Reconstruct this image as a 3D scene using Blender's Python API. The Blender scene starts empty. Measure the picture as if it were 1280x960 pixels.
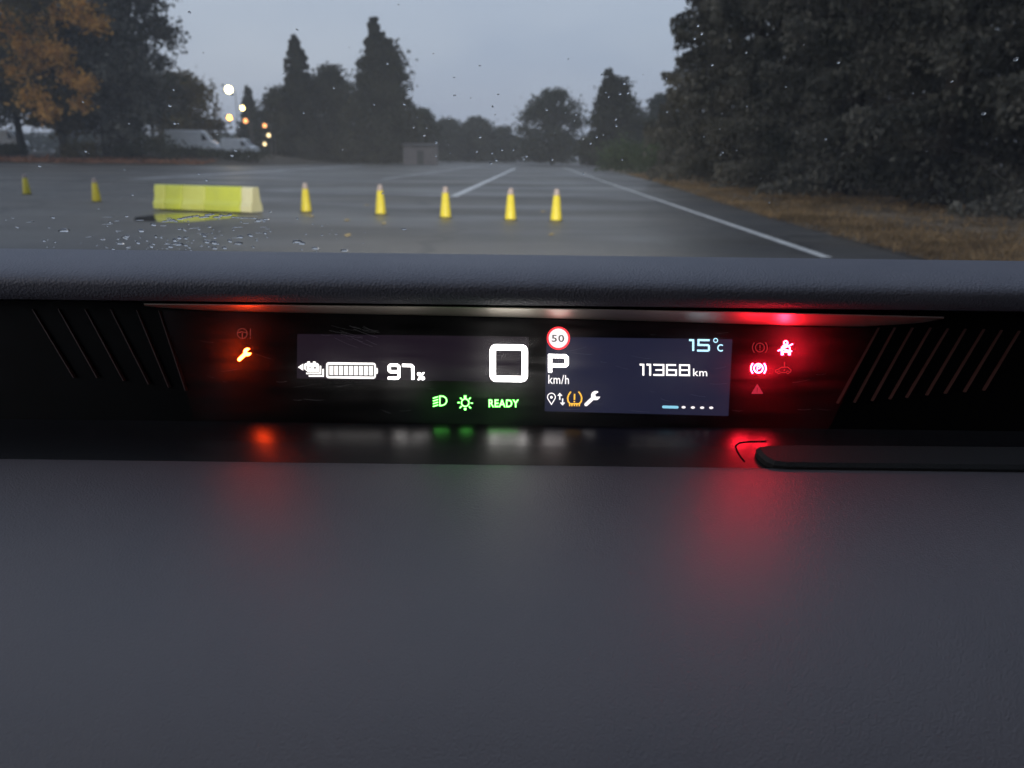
import bpy, math, random
import numpy as np
from mathutils import Vector, Matrix, noise as mnoise

# ------------------------------------------------------------------ camera, sky, light, exposure
R = math.radians
scene = bpy.context.scene
W0, H0, FPX = 1280.0, 960.0, 1005.0
CAM = Vector((0.0, 0.0, 1.25))
PITCH, ROLL = R(15.75), R(0.7)
_f = Vector((0, math.cos(PITCH), -math.sin(PITCH)))
_r0 = Vector((1, 0, 0)); _u0 = Vector((0, math.sin(PITCH), math.cos(PITCH)))
_r = _r0 * math.cos(ROLL) + _u0 * math.sin(ROLL)
_u = -_r0 * math.sin(ROLL) + _u0 * math.cos(ROLL)
cd = bpy.data.cameras.new("camera"); cam = bpy.data.objects.new("camera", cd)
scene.collection.objects.link(cam); scene.camera = cam
cam.matrix_world = Matrix(((_r.x, _u.x, -_f.x, CAM.x), (_r.y, _u.y, -_f.y, CAM.y), (_r.z, _u.z, -_f.z, CAM.z), (0, 0, 0, 1)))
cd.sensor_width = 36.0; cd.lens = 36.0 * FPX / W0
cd.clip_start = 0.02; cd.clip_end = 2500
cd.dof.use_dof = True; cd.dof.focus_distance = 0.60; cd.dof.aperture_fstop = 10.0

world = bpy.data.worlds.new("World"); scene.world = world; world.use_nodes = True
wn = world.node_tree; wn.nodes.clear()
sky = wn.nodes.new("ShaderNodeTexSky"); sky.sky_type = 'NISHITA'; sky.sun_disc = False
SUN_EL, SUN_ROT = R(24), R(250)
sky.sun_elevation = SUN_EL; sky.sun_rotation = SUN_ROT
sky.air_density = 2.0; sky.dust_density = 3.0; sky.ozone_density = 3.0
bg1 = wn.nodes.new("ShaderNodeBackground"); bg1.inputs[1].default_value = 0.02
bg2 = wn.nodes.new("ShaderNodeBackground"); bg2.inputs[0].default_value = (0.84, 0.94, 1.20, 1); bg2.inputs[1].default_value = 0.52
add = wn.nodes.new("ShaderNodeAddShader"); wo = wn.nodes.new("ShaderNodeOutputWorld")
wtc = wn.nodes.new("ShaderNodeTexCoord"); wmp = wn.nodes.new("ShaderNodeMapping"); wmp.inputs["Scale"].default_value = (1.0, 1.0, 2.6)
wnz = wn.nodes.new("ShaderNodeTexNoise"); wnz.inputs["Scale"].default_value = 2.4; wnz.inputs["Detail"].default_value = 4; wnz.inputs["Roughness"].default_value = 0.45
wrp = wn.nodes.new("ShaderNodeValToRGB"); wrp.color_ramp.elements[0].position = 0.32; wrp.color_ramp.elements[0].color = (0.66, 0.79, 1.08, 1)
wrp.color_ramp.elements[1].position = 0.68; wrp.color_ramp.elements[1].color = (0.92, 1.02, 1.24, 1)
wn.links.new(wtc.outputs["Generated"], wmp.inputs[0]); wn.links.new(wmp.outputs[0], wnz.inputs["Vector"]); wn.links.new(wnz.outputs[0], wrp.inputs[0]); wn.links.new(wrp.outputs[0], bg2.inputs[0])
wn.links.new(sky.outputs[0], bg1.inputs[0]); wn.links.new(bg1.outputs[0], add.inputs[0])
wn.links.new(bg2.outputs[0], add.inputs[1]); wn.links.new(add.outputs[0], wo.inputs[0])

sd = bpy.data.lights.new("sun", 'SUN'); sd.energy = 0.35; sd.angle = R(40); sd.color = (1.0, 0.9, 0.82)
so = bpy.data.objects.new("sun", sd); scene.collection.objects.link(so)
so.rotation_euler = (R(66), 0, R(-70)); so.location = (-30, -30, 60)

vs = scene.view_settings
vs.view_transform = 'Standard'; vs.look = 'None'; vs.exposure = 0.0; vs.gamma = 1.0
scene.render.engine = 'CYCLES'
cy = scene.cycles
cy.use_denoising = True
cy.max_bounces = 6; cy.transparent_max_bounces = 24; cy.volume_bounces = 0
cy.diffuse_bounces = 2; cy.glossy_bounces = 3; cy.transmission_bounces = 4
cy.sample_clamp_indirect = 4.0; cy.caustics_refractive = False; cy.caustics_reflective = False

rng = random.Random(7)
np.random.seed(7)
COL = scene.collection

# ------------------------------------------------------------------ helpers
def ray(px, py):
    return (_f * FPX + _r * (px - W0 / 2) - _u * (py - H0 / 2)).normalized()
def at_ground(px, py, z=0.0):
    d = ray(px, py); t = (z - CAM.z) / d.z
    return CAM + d * t
def at_depth(px, py, Y):
    d = ray(px, py); return CAM + d * (Y / d.y)
def on_plane(px, py, p0, n):
    d = ray(px, py); t = (p0 - CAM).dot(n) / d.dot(n)
    return CAM + d * t

def tag(o, label=None, cat=None, group=None, kind=None):
    if label: o["label"] = label
    if cat: o["category"] = cat
    if group: o["group"] = group
    if kind: o["kind"] = kind
    return o
def empty(name, loc=(0, 0, 0), rz=0.0):
    o = bpy.data.objects.new(name, None); COL.objects.link(o)
    o.location = loc; o.rotation_euler = (0, 0, rz); o.empty_display_size = 0.2
    return o
def mesh_obj(name, verts, faces, mat, parent=None, smooth=False):
    me = bpy.data.meshes.new(name)
    me.from_pydata([tuple(v) for v in verts], [], faces); me.update()
    if smooth:
        me.polygons.foreach_set("use_smooth", [True] * len(me.polygons))
    if mat: me.materials.append(mat)
    o = bpy.data.objects.new(name, me); COL.objects.link(o)
    if parent: o.parent = parent
    return o
def copy_tree(o, parent=None):
    c = o.copy(); COL.objects.link(c); c.parent = parent
    for ch in list(o.children): copy_tree(ch, c)
    return c

class MB:
    """collects verts / faces of one mesh"""
    def __init__(s): s.v = []; s.f = []
    def add(s, vs, fs):
        b = len(s.v); s.v += [tuple(v) for v in vs]; s.f += [tuple(i + b for i in f) for f in fs]
    def box(s, x0, x1, y0, y1, z0, z1):
        s.add([(x0, y0, z0), (x1, y0, z0), (x1, y1, z0), (x0, y1, z0), (x0, y0, z1), (x1, y0, z1), (x1, y1, z1), (x0, y1, z1)],
              [(0, 3, 2, 1), (4, 5, 6, 7), (0, 1, 5, 4), (1, 2, 6, 5), (2, 3, 7, 6), (3, 0, 4, 7)])
    def tube(s, pts, rads, n=8, caps=True):
        rings = []
        for i, p in enumerate(pts):
            p = Vector(p)
            a = Vector(pts[max(i - 1, 0)]); b = Vector(pts[min(i + 1, len(pts) - 1)])
            t = (b - a).normalized()
            u = t.cross(Vector((0.3, 1, 0.2)) if abs(t.z) > 0.7 else Vector((0, 0, 1))).normalized(); w = t.cross(u)
            rings.append([p + (u * math.cos(2 * math.pi * k / n) + w * math.sin(2 * math.pi * k / n)) * rads[i] for k in range(n)])
        vs = [v for r_ in rings for v in r_]; fs = []
        for i in range(len(pts) - 1):
            for k in range(n):
                k2 = (k + 1) % n
                fs.append((i * n + k, i * n + k2, (i + 1) * n + k2, (i + 1) * n + k))
        if caps:
            fs.append(tuple(range(n - 1, -1, -1))); fs.append(tuple((len(pts) - 1) * n + k for k in range(n)))
        s.add(vs, fs)
    def lathe(s, prof, n=24, cx=0, cy=0, caps=True):
        vs = []; fs = []
        for (r_, z) in prof:
            for k in range(n):
                a = 2 * math.pi * k / n; vs.append((cx + r_ * math.cos(a), cy + r_ * math.sin(a), z))
        for i in range(len(prof) - 1):
            for k in range(n):
                k2 = (k + 1) % n; fs.append((i * n + k, i * n + k2, (i + 1) * n + k2, (i + 1) * n + k))
        if caps:
            fs.append(tuple(range(n - 1, -1, -1))); fs.append(tuple((len(prof) - 1) * n + k for k in range(n)))
        s.add(vs, fs)
    def build(s, name, mat, parent=None, smooth=False):
        return mesh_obj(name, s.v, s.f, mat, parent, smooth)

def bevel(o, w, seg=2):
    m = o.modifiers.new("bevel", 'BEVEL'); m.width = w; m.segments = seg; m.limit_method = 'ANGLE'; m.angle_limit = R(40)
    return o

# ------------------------------------------------------------------ materials
def new_mat(name):
    m = bpy.data.materials.new(name); m.use_nodes = True
    nt = m.node_tree; nt.nodes.clear()
    out = nt.nodes.new("ShaderNodeOutputMaterial")
    return m, nt, out
def pmat(name, col, rough=0.6, spec=0.5, metal=0.0, noise=None, bump=None, rough_noise=None, coords='Object'):
    """noise=(scale, col2[, detail, lo, hi]); bump=(scale, strength, distance[, kind]); rough_noise=(scale, r2)"""
    m, nt, out = new_mat(name)
    b = nt.nodes.new("ShaderNodeBsdfPrincipled"); nt.links.new(b.outputs[0], out.inputs[0])
    b.inputs["Base Color"].default_value = (*col, 1); b.inputs["Roughness"].default_value = rough
    b.inputs["Specular IOR Level"].default_value = spec; b.inputs["Metallic"].default_value = metal
    tc = nt.nodes.new("ShaderNodeTexCoord")
    def ntex(scale, detail=4.0, rough_=0.6):
        n = nt.nodes.new("ShaderNodeTexNoise"); n.inputs["Scale"].default_value = scale
        n.inputs["Detail"].default_value = detail; n.inputs["Roughness"].default_value = rough_
        nt.links.new(tc.outputs[coords], n.inputs["Vector"]); return n
    if noise:
        sc, c2 = noise[0], noise[1]; lo, hi = (noise[3], noise[4]) if len(noise) > 4 else (0.35, 0.65)
        n = ntex(sc, noise[2] if len(noise) > 2 else 4.0)
        r_ = nt.nodes.new("ShaderNodeValToRGB")
        r_.color_ramp.elements[0].position = lo; r_.color_ramp.elements[0].color = (*col, 1)
        r_.color_ramp.elements[1].position = hi; r_.color_ramp.elements[1].color = (*c2, 1)
        nt.links.new(n.outputs[0], r_.inputs[0]); nt.links.new(r_.outputs[0], b.inputs["Base Color"])
    if rough_noise:
        n = ntex(rough_noise[0]); mr = nt.nodes.new("ShaderNodeMapRange")
        mr.inputs[1].default_value = 0.35; mr.inputs[2].default_value = 0.65
        mr.inputs[3].default_value = rough; mr.inputs[4].default_value = rough_noise[1]
        nt.links.new(n.outputs[0], mr.inputs[0]); nt.links.new(mr.outputs[0], b.inputs["Roughness"])
    if bump:
        if len(bump) > 3 and bump[3] == 'voronoi':
            n = nt.nodes.new("ShaderNodeTexVoronoi"); n.inputs["Scale"].default_value = bump[0]
            nt.links.new(tc.outputs[coords], n.inputs["Vector"])
        else:
            n = ntex(bump[0], 3.0)
        bp = nt.nodes.new("ShaderNodeBump"); bp.inputs["Strength"].default_value = bump[1]; bp.inputs["Distance"].default_value = bump[2]
        nt.links.new(n.outputs[0], bp.inputs["Height"]); nt.links.new(bp.outputs[0], b.inputs["Normal"])
    return m
def facing_reflect(nt, f0):
    """two-sided Schlick reflectance for thin panes"""
    lw = nt.nodes.new("ShaderNodeLayerWeight"); lw.inputs[0].default_value = 0.5
    pw = nt.nodes.new("ShaderNodeMath"); pw.operation = 'POWER'; pw.inputs[1].default_value = 5.0; nt.links.new(lw.outputs["Facing"], pw.inputs[0])
    ma = nt.nodes.new("ShaderNodeMath"); ma.operation = 'MULTIPLY_ADD'; ma.inputs[1].default_value = 1 - f0; ma.inputs[2].default_value = f0
    nt.links.new(pw.outputs[0], ma.inputs[0]); return ma
def emat(name, col, strength=1.0):
    m, nt, out = new_mat(name)
    e = nt.nodes.new("ShaderNodeEmission"); e.inputs[0].default_value = (*col, 1); e.inputs[1].default_value = strength
    nt.links.new(e.outputs[0], out.inputs[0]); return m
def leaf_mat(name, c1, c2, scale=0.5, trans=0.25):
    m, nt, out = new_mat(name)
    tc = nt.nodes.new("ShaderNodeTexCoord")
    n = nt.nodes.new("ShaderNodeTexNoise"); n.inputs["Scale"].default_value = scale; n.inputs["Detail"].default_value = 5
    nt.links.new(tc.outputs["Object"], n.inputs["Vector"])
    r_ = nt.nodes.new("ShaderNodeValToRGB"); e = r_.color_ramp.elements
    e[0].position = 0.38; e[0].color = (*c1, 1); e[1].position = 0.62; e[1].color = (*c2, 1)
    nt.links.new(n.outputs[0], r_.inputs[0])
    d = nt.nodes.new("ShaderNodeBsdfDiffuse"); t = nt.nodes.new("ShaderNodeBsdfTranslucent"); mx = nt.nodes.new("ShaderNodeMixShader")
    mx.inputs[0].default_value = trans
    nt.links.new(r_.outputs[0], d.inputs[0]); nt.links.new(r_.outputs[0], t.inputs[0])
    nt.links.new(d.outputs[0], mx.inputs[1]); nt.links.new(t.outputs[0], mx.inputs[2]); nt.links.new(mx.outputs[0], out.inputs[0])
    return m

# ================================================================== the setting
# ground: asphalt lot
def asphalt_mat():
    m, nt, out = new_mat("wet_asphalt")
    b = nt.nodes.new("ShaderNodeBsdfPrincipled"); nt.links.new(b.outputs[0], out.inputs[0])
    tc = nt.nodes.new("ShaderNodeTexCoord")
    def ntex(sc, det, vec=None):
        n = nt.nodes.new("ShaderNodeTexNoise"); n.inputs["Scale"].default_value = sc; n.inputs["Detail"].default_value = det
        nt.links.new(vec if vec else tc.outputs["Object"], n.inputs["Vector"]); return n
    big = ntex(0.16, 5); mp = nt.nodes.new("ShaderNodeMapping"); mp.inputs["Scale"].default_value = (0.10, 0.22, 1)
    nt.links.new(tc.outputs["Object"], mp.inputs["Vector"])
    wet = ntex(1.0, 4, mp.outputs[0])
    fine = ntex(60, 4)
    cr = nt.nodes.new("ShaderNodeValToRGB"); e = cr.color_ramp.elements
    e[0].position = 0.3; e[0].color = (0.040, 0.039, 0.038, 1); e[1].position = 0.7; e[1].color = (0.130, 0.118, 0.100, 1)
    nt.links.new(big.outputs[0], cr.inputs[0])
    mx = nt.nodes.new("ShaderNodeMix"); mx.data_type = 'RGBA'; mx.blend_type = 'MULTIPLY'; mx.inputs[0].default_value = 0.5
    nt.links.new(cr.outputs[0], mx.inputs[6]); 
    fr = nt.nodes.new("ShaderNodeValToRGB"); fe = fr.color_ramp.elements
    fe[0].position = 0.3; fe[0].color = (0.45, 0.45, 0.45, 1); fe[1].position = 0.75; fe[1].color = (1.5, 1.5, 1.5, 1)
    nt.links.new(fine.outputs[0], fr.inputs[0]); nt.links.new(fr.outputs[0], mx.inputs[7])
    nt.links.new(mx.outputs[2], b.inputs["Base Color"])
    mr = nt.nodes.new("ShaderNodeMapRange"); mr.inputs[1].default_value = 0.40; mr.inputs[2].default_value = 0.60
    mr.inputs[3].default_value = 0.62; mr.inputs[4].default_value = 0.38
    nt.links.new(wet.outputs[0], mr.inputs[0]); nt.links.new(mr.outputs[0], b.inputs["Roughness"])
    b.inputs["Specular IOR Level"].default_value = 0.5
    wv = ntex(0.8, 3); ad = nt.nodes.new("ShaderNodeVectorMath"); ad.operation = 'MULTIPLY_ADD'; ad.inputs[1].default_value = (1.6, 1.6, 0)
    nt.links.new(wv.outputs[1], ad.inputs[0]); nt.links.new(tc.outputs["Object"], ad.inputs[2])
    vo = nt.nodes.new("ShaderNodeTexVoronoi"); vo.feature = 'DISTANCE_TO_EDGE'; vo.inputs["Scale"].default_value = 0.16; nt.links.new(ad.outputs[0], vo.inputs["Vector"])
    ck = nt.nodes.new("ShaderNodeMapRange"); ck.inputs[1].default_value = 0.004; ck.inputs[2].default_value = 0.016; ck.inputs[3].default_value = 0.55; ck.inputs[4].default_value = 1.0
    nt.links.new(vo.outputs["Distance"], ck.inputs[0])
    m3 = nt.nodes.new("ShaderNodeMix"); m3.data_type = 'RGBA'; m3.blend_type = 'MULTIPLY'; m3.inputs[0].default_value = 1.0
    nt.links.new(mx.outputs[2], m3.inputs[6]); nt.links.new(ck.outputs[0], m3.inputs[7]); nt.links.new(m3.outputs[2], b.inputs["Base Color"])
    bp = nt.nodes.new("ShaderNodeBump"); bp.inputs["Strength"].default_value = 0.35; bp.inputs["Distance"].default_value = 0.01
    nt.links.new(fine.outputs[0], bp.inputs["Height"]); nt.links.new(bp.outputs[0], b.inputs["Normal"])
    return m
M_ASPH = asphalt_mat()
g = MB(); NX, NY = 20, 20
gx = np.linspace(-480, 480, NX + 1); gy = np.linspace(-80, 600, NY + 1)
g.add([(x, y, 0.0) for y in gy for x in gx], [(j * (NX + 1) + i, j * (NX + 1) + i + 1, (j + 1) * (NX + 1) + i + 1, (j + 1) * (NX + 1) + i) for j in range(NY) for i in range(NX)])
ground = tag(g.build("ground", M_ASPH), kind="structure")
ground["label"] = "damp grey asphalt of the large empty lot"

M_PAINT = pmat("worn_paint", (0.80, 0.80, 0.78), 0.55, noise=(3.0, (0.45, 0.45, 0.45), 6, 0.42, 0.75))
M_FAINT = pmat("faded_paint", (0.20, 0.20, 0.21), 0.42, noise=(0.9, (0.48, 0.48, 0.50), 6, 0.38, 0.66))
def road_line(a, b, w, mat, label, z=0.004, segs=14):
    A = at_ground(*a); B = at_ground(*b); A.z = B.z = z
    d = (B - A).normalized(); s = Vector((-d.y, d.x, 0)) * (w / 2)
    vs = []; fs = []
    for i in range(segs + 1):
        t = (i / segs) ** 2
        p = A.lerp(B, t); j = 1 + rng.uniform(-0.05, 0.05)
        vs += [p - s * j, p + s * j]
        if i: fs.append((2 * i - 2, 2 * i, 2 * i + 1, 2 * i - 1))
    o = mesh_obj("road_marking", vs, fs, mat)
    return tag(o, label, "road marking", "painted lines on the lot")
road_line((566, 246), (644, 210.5), 0.30, M_PAINT, "short bright white dash on the lot beside the middle cone")
road_line((1034, 322), (704, 209.5), 0.15, M_PAINT, "long white edge line running beside the brown verge")
road_line((330, 238), (566, 245), 0.35, M_FAINT, "faded line across the lot behind the row of cones")
road_line((170, 224), (455, 207), 0.9, M_FAINT, "wide faded pale line behind the yellow barrier")
road_line((478, 224), (600, 207.5), 0.35, M_FAINT, "faded slanting line left of the bright white dash")

# grass bank on the far left
M_BANK = pmat("bank_soil", (0.035, 0.030, 0.020), 0.9, noise=(0.7, (0.060, 0.042, 0.024), 5))
def strip_mesh(name, rows, mat):
    n = len(rows[0]); vs = [p for r_ in rows for p in r_]
    fs = [(j * n + i, j * n + i + 1, (j + 1) * n + i + 1, (j + 1) * n + i) for j in range(len(rows) - 1) for i in range(n - 1)]
    return mesh_obj(name, vs, fs, mat, smooth=True)
xs = np.linspace(-190, -27, 60)
rows = []
for (y, h) in ((88, -0.05), (90, 0.10), (93, 0.45), (97, 0.85), (103, 1.05), (115, 1.15), (150, 1.15), (230, 1.1)):
    row = []
    for x in xs:
        fall = min(1.0, max(0.0, (-27 - x) / 12.0)); fall = fall * fall * (3 - 2 * fall)
        row.append((x, y + 1.3 * mnoise.noise(Vector((x * 0.15, 3, 0))), h * fall - 0.05 + 0.10 * fall * mnoise.noise(Vector((x * 0.3, y * 0.3, 0)))))
    rows.append(row)
bank = tag(strip_mesh("grass_bank", rows, M_BANK), kind="structure")
def bank_h(x, y):
    fall = min(1.0, max(0.0, (-27 - x) / 12.0)); fall = fall * fall * (3 - 2 * fall)
    return max(0.0, np.interp(y, [88, 90, 93, 97, 103, 115, 150, 230], [-0.05, 0.1, 0.45, 0.85, 1.05, 1.15, 1.15, 1.1]) * fall - 0.05)

# brown verge on the right, leaf litter
M_VERGE = pmat("verge_litter", (0.08, 0.06, 0.04), 0.95, noise=(1.1, (0.26, 0.19, 0.115), 6, 0.34, 0.66), bump=(22, 0.6, 0.03))
edge_px = [(1600, 445), (1400, 388), (1280, 356), (1126, 316), (1018, 288), (928, 262), (838, 233), (800, 222.5), (770, 214.5), (742, 209.0)]
edge = [at_ground(*p) for p in edge_px]
# resample by distance along Y
ey = np.array([p.y for p in edge]); ex = np.array([p.x for p in edge])
def verge_edge_x(y): return float(np.interp(y, ey, ex))
rows = []
for y in np.concatenate([np.linspace(1, 30, 70), np.linspace(31, 110, 50)]):
    x0 = verge_edge_x(y) + 0.18 * mnoise.noise(Vector((0, y * 1.1, 1))) + 0.1 * mnoise.noise(Vector((0, y * 4, 5)))
    row = [(x0, y, 0.006)]
    for k, dx in enumerate((0.4, 1.0, 2.0, 3.5, 5.5, 8, 12, 30, 80)):
        row.append((x0 + dx, y, 0.02 + 0.05 * min(1, dx / 2) + 0.05 * mnoise.noise(Vector((dx, y * 0.7, 2)))))
    rows.append(row)
verge = tag(strip_mesh("verge", rows, M_VERGE), kind="structure")
verge["label"] = "brown leaf-covered verge under the dark trees"

def quads_mesh(name, C, size, mat, parent=None, flat=0.0, aspect=0.6, droop=None, normal_bias=None):
    """C: (n,3) centres; a rhombus leaf at each"""
    C = np.asarray(C, dtype=np.float64); n = len(C)
    a = np.random.normal(size=(n, 3)); 
    if flat: a[:, 2] *= (1 - flat)
    if droop is not None: a = a * 0.55 + droop
    a /= np.linalg.norm(a, axis=1, keepdims=True) + 1e-9
    b = np.random.normal(size=(n, 3))
    if flat: b[:, 2] *= (1 - flat)
    b -= a * np.sum(a * b, axis=1, keepdims=True); b /= np.linalg.norm(b, axis=1, keepdims=True) + 1e-9
    s = size * np.random.uniform(0.6, 1.35, (n, 1))
    V = np.stack([C - a * s * 0.5, C + b * s * 0.5 * aspect, C + a * s * 0.5, C - b * s * 0.5 * aspect], axis=1).reshape(-1, 3)
    me = bpy.data.meshes.new(name)
    me.vertices.add(4 * n); me.vertices.foreach_set("co", V.ravel())
    me.loops.add(4 * n); me.loops.foreach_set("vertex_index", np.arange(4 * n, dtype=np.int32))
    me.polygons.add(n); me.polygons.foreach_set("loop_start", np.arange(0, 4 * n, 4, dtype=np.int32))
    me.update(calc_edges=True); me.materials.append(mat)
    o = bpy.data.objects.new(name, me); COL.objects.link(o)
    if parent: o.parent = parent
    return o

M_LITTER = leaf_mat("litter_leaf", (0.12, 0.085, 0.048), (0.26, 0.18, 0.10), 1.2, 0.1)
pts = []
for _ in range(16000):
    y = 7 + 50 * rng.random() ** 1.8
    dx = abs(rng.gauss(1.2, 1.5)) - 0.15
    d_ = mnoise.noise(Vector((dx * 0.8, y * 0.35, 9)))
    if rng.random() > 0.55 + 0.9 * d_ : continue
    pts.append((verge_edge_x(y) + dx, y, 0.03 + 0.06 * min(1, max(0, dx) / 2) + 0.03 * rng.random()))
litter = quads_mesh("fallen_leaves", pts, 0.06, M_LITTER, flat=0.6)
tag(litter, "brown fallen leaves covering the verge", "leaves", kind="stuff")
M_DRY = leaf_mat("dry_grass_blade", (0.18, 0.125, 0.068), (0.42, 0.29, 0.155), 0.8, 0.3)
pts = []
for _ in range(60000):
    y = 7 + 60 * rng.random() ** 2.0
    dx = rng.random() ** 1.5 * 7.0 - 0.12
    d_ = mnoise.noise(Vector((dx * 0.6, y * 0.3, 19))) + 0.6 * mnoise.noise(Vector((dx * 2.1, y * 1.4, 29)))
    if rng.random() > 0.60 + 1.0 * d_ - 0.07 * dx + min(0, dx - 0.3): continue
    pts.append((verge_edge_x(y) + dx, y, 0.07 + 0.05 * min(1, max(0, dx) / 2) + 0.05 * rng.random()))
tag(quads_mesh("dry_grass", pts, 0.17, M_DRY, aspect=0.12, droop=np.array([0, 0, 0.7])), "short tan dry grass growing on the verge", "grass", kind="stuff")
M_REDLIT = leaf_mat("red_litter_leaf", (0.22, 0.105, 0.062), (0.40, 0.20, 0.12), 0.4, 0.1)
pts = []
for _ in range(9000):
    x = rng.uniform(-95, -34); y = 90.2 + abs(rng.gauss(0, 2.6)) + 0.9 * mnoise.noise(Vector((x * 0.15, 3, 0)))
    pts.append((x, y, bank_h(x, y) + 0.06 + 0.05 * rng.random()))
tag(quads_mesh("fallen_leaves", pts, 0.30, M_REDLIT, flat=0.75), "reddish fallen leaves along the foot of the left bank", "leaves", kind="stuff")

# ================================================================== trees
M_BARK = pmat("bark", (0.030, 0.026, 0.022), 0.9, noise=(6, (0.05, 0.042, 0.034), 5))
M_SPRUCE = leaf_mat("spruce_needles", (0.044, 0.047, 0.040), (0.165, 0.160, 0.135), 0.5, 0.2)
M_DARKLEAF = leaf_mat("dark_leaf", (0.034, 0.038, 0.027), (0.085, 0.085, 0.056), 0.3, 0.25)
M_MIDLEAF = leaf_mat("mid_leaf", (0.038, 0.045, 0.034), (0.085, 0.092, 0.062), 0.25, 0.25)
M_GREENLEAF = leaf_mat("green_leaf", (0.06, 0.085, 0.045), (0.12, 0.16, 0.08), 0.5, 0.3)
M_OLIVE = leaf_mat("olive_leaf", (0.066, 0.058, 0.028), (0.135, 0.110, 0.050), 0.3, 0.25)
M_ORANGE = leaf_mat("autumn_leaf", (0.50, 0.27, 0.07), (0.78, 0.45, 0.13), 0.6, 0.35)

def trunk_part(root, h, r0, lean=0.0, branches=()):
    m = MB(); n = 7
    p = [(lean * h * (i / n) ** 1.3 + 0.1 * rng.uniform(-1, 1) * (i > 0), 0.1 * rng.uniform(-1, 1) * (i > 0), h * i / n - 0.15 * (i == 0)) for i in range(n + 1)]
    m.tube(p, [max(0.03, r0 * (1 - 0.93 * i / n)) * (1.35 if i == 0 else 1) for i in range(n + 1)], 9)
    for (pp, rr) in branches: m.tube(pp, rr, 5, caps=False)
    return m.build("trunk", M_BARK, root, True)

def spruce(loc, h, r, label, seed, leaf=0.34, mat=None, z0=0.06, group="dark trees along the right verge", dens=1.0, name="spruce_tree", spread=1.0):
    rng.seed(seed); np.random.seed(seed)
    root = empty(name, loc); tag(root, label, "tree", group)
    C = []; br = []
    z = z0 * h
    while z < h * 0.985:
        k = rng.randint(5, 7); a0 = rng.uniform(0, 6.28)
        rel = z / h
        for i in range(k):
            L = r * (1 - rel) ** 0.75 * rng.uniform(0.62, 1.12) * (0.75 + 0.25 * min(1, rel / 0.12)) + 0.25
            az = a0 + i * 6.283 / k + rng.uniform(-0.35, 0.35)
            dz = rng.uniform(-0.05, 0.18); dr = rng.uniform(0.30, 0.62)
            zz = z + rng.uniform(-0.25, 0.25)
            ca, sa = math.cos(az), math.sin(az)
            pp = []
            for j in range(6):
                t = j / 5
                pp.append((ca * L * t, sa * L * t, zz + L * (dz * t - dr * t * t + 0.22 * t ** 4)))
            br.append((pp, [0.026 * (1 - 0.85 * j / 5) * min(1.6, L / 2.5) + 0.006 for j in range(6)]))
            nl = int(dens * (14 + 30 * L) * (spread if spread > 1 else 1))
            t = np.random.uniform(0.12, 1.03, nl) ** 0.8
            side = np.random.normal(0, 1, nl) * 0.19 * L * (1.05 - t) ** 0.6 * (t > 0.05)
            hang = -np.abs(np.random.normal(0, 1, nl)) * (0.12 + 0.07 * L) - 0.25 * np.abs(side)
            x = ca * L * t - sa * side; y = sa * L * t + ca * side
            zc = zz + L * (dz * t - dr * t * t + 0.22 * t ** 4) + hang + 0.05
            keep = zc > 0.25
            C.append(np.stack([x, y, zc], 1)[keep])
        z += (h * rng.uniform(0.020, 0.034) * (1.15 - 0.3 * rel) + 0.10) * spread
    trunk_part(root, h, 0.012 * h + 0.08, 0.0, br)
    quads_mesh("crown", np.concatenate(C), leaf, mat or M_SPRUCE, root, droop=np.array([0, 0, -0.75]))
    return root

def broadleaf(loc, h, r, label, seed, mat, leaf=0.45, n=4500, shape='round', base=0.18, lean=0.0, group="trees beyond the lot", name="broadleaf_tree", gap=0.0, clumps=None, extra=None):
    rng.seed(seed); np.random.seed(seed)
    root = empty(name, loc); tag(root, label, "tree", group)
    nc = clumps or int(34 + 10 * r + (40 if n > 14000 else 0))
    br = []; C = []
    for i in range(nc):
        t = rng.random()
        z = base * h + (1 - base) * h * t
        if shape == 'round': prof = math.sin(math.pi * min(0.97, 0.10 + 0.86 * t)) ** 0.65
        elif shape == 'cone': prof = (1 - t) ** 0.75 * min(1, 0.45 + 3.0 * t)
        elif shape == 'column': prof = min(1, 0.5 + 2.5 * t) * (1 - t ** 2.6) ** 0.7
        else: prof = 1.0
        rr = r * prof * (rng.random() ** 0.45) * rng.uniform(0.75, 1.12)
        az = rng.uniform(0, 6.283)
        c = np.array([rr * math.cos(az) + lean * z, rr * math.sin(az), z])
        cs = r * rng.uniform(0.18, 0.40) * (0.55 + 0.6 * prof)
        k = int(n / nc * rng.uniform(0.6, 1.4))
        d = np.random.normal(size=(k, 3)); d /= np.linalg.norm(d, axis=1, keepdims=True)
        d *= (np.random.uniform(0.25, 1.0, (k, 1)) ** 0.5) * cs * np.array([1.15, 1.15, 0.8])
        d *= (1 + 0.42 * np.random.normal(size=(k, 1)))
        C.append(c + d)
        if i % 2 == 0:
            z1 = max(0.12 * h, z * 0.62)
            br.append(([(lean * z1, 0, z1), (c[0] * 0.5 + lean * z1 * .5, c[1] * 0.5, z1 * 0.55 + z * 0.45), (c[0], c[1], z)], [0.06 + 0.006 * h, 0.05 + 0.002 * h, 0.02]))
    C = np.concatenate(C); C = C[(C[:, 2] > 0.3) & (C[:, 2] < h * 1.12)]
    trunk_part(root, h * 0.9, 0.016 * h + 0.06, lean, br)
    quads_mesh("crown", C, leaf, mat, root, aspect=0.75)
    if extra:
        quads_mesh("autumn_foliage", extra(root), leaf, M_ORANGE, root, aspect=0.75)
    return root

def spot(px, Y, z=0.0):
    p = at_depth(px, 200, Y); return (p.x, p.y, z)

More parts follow.
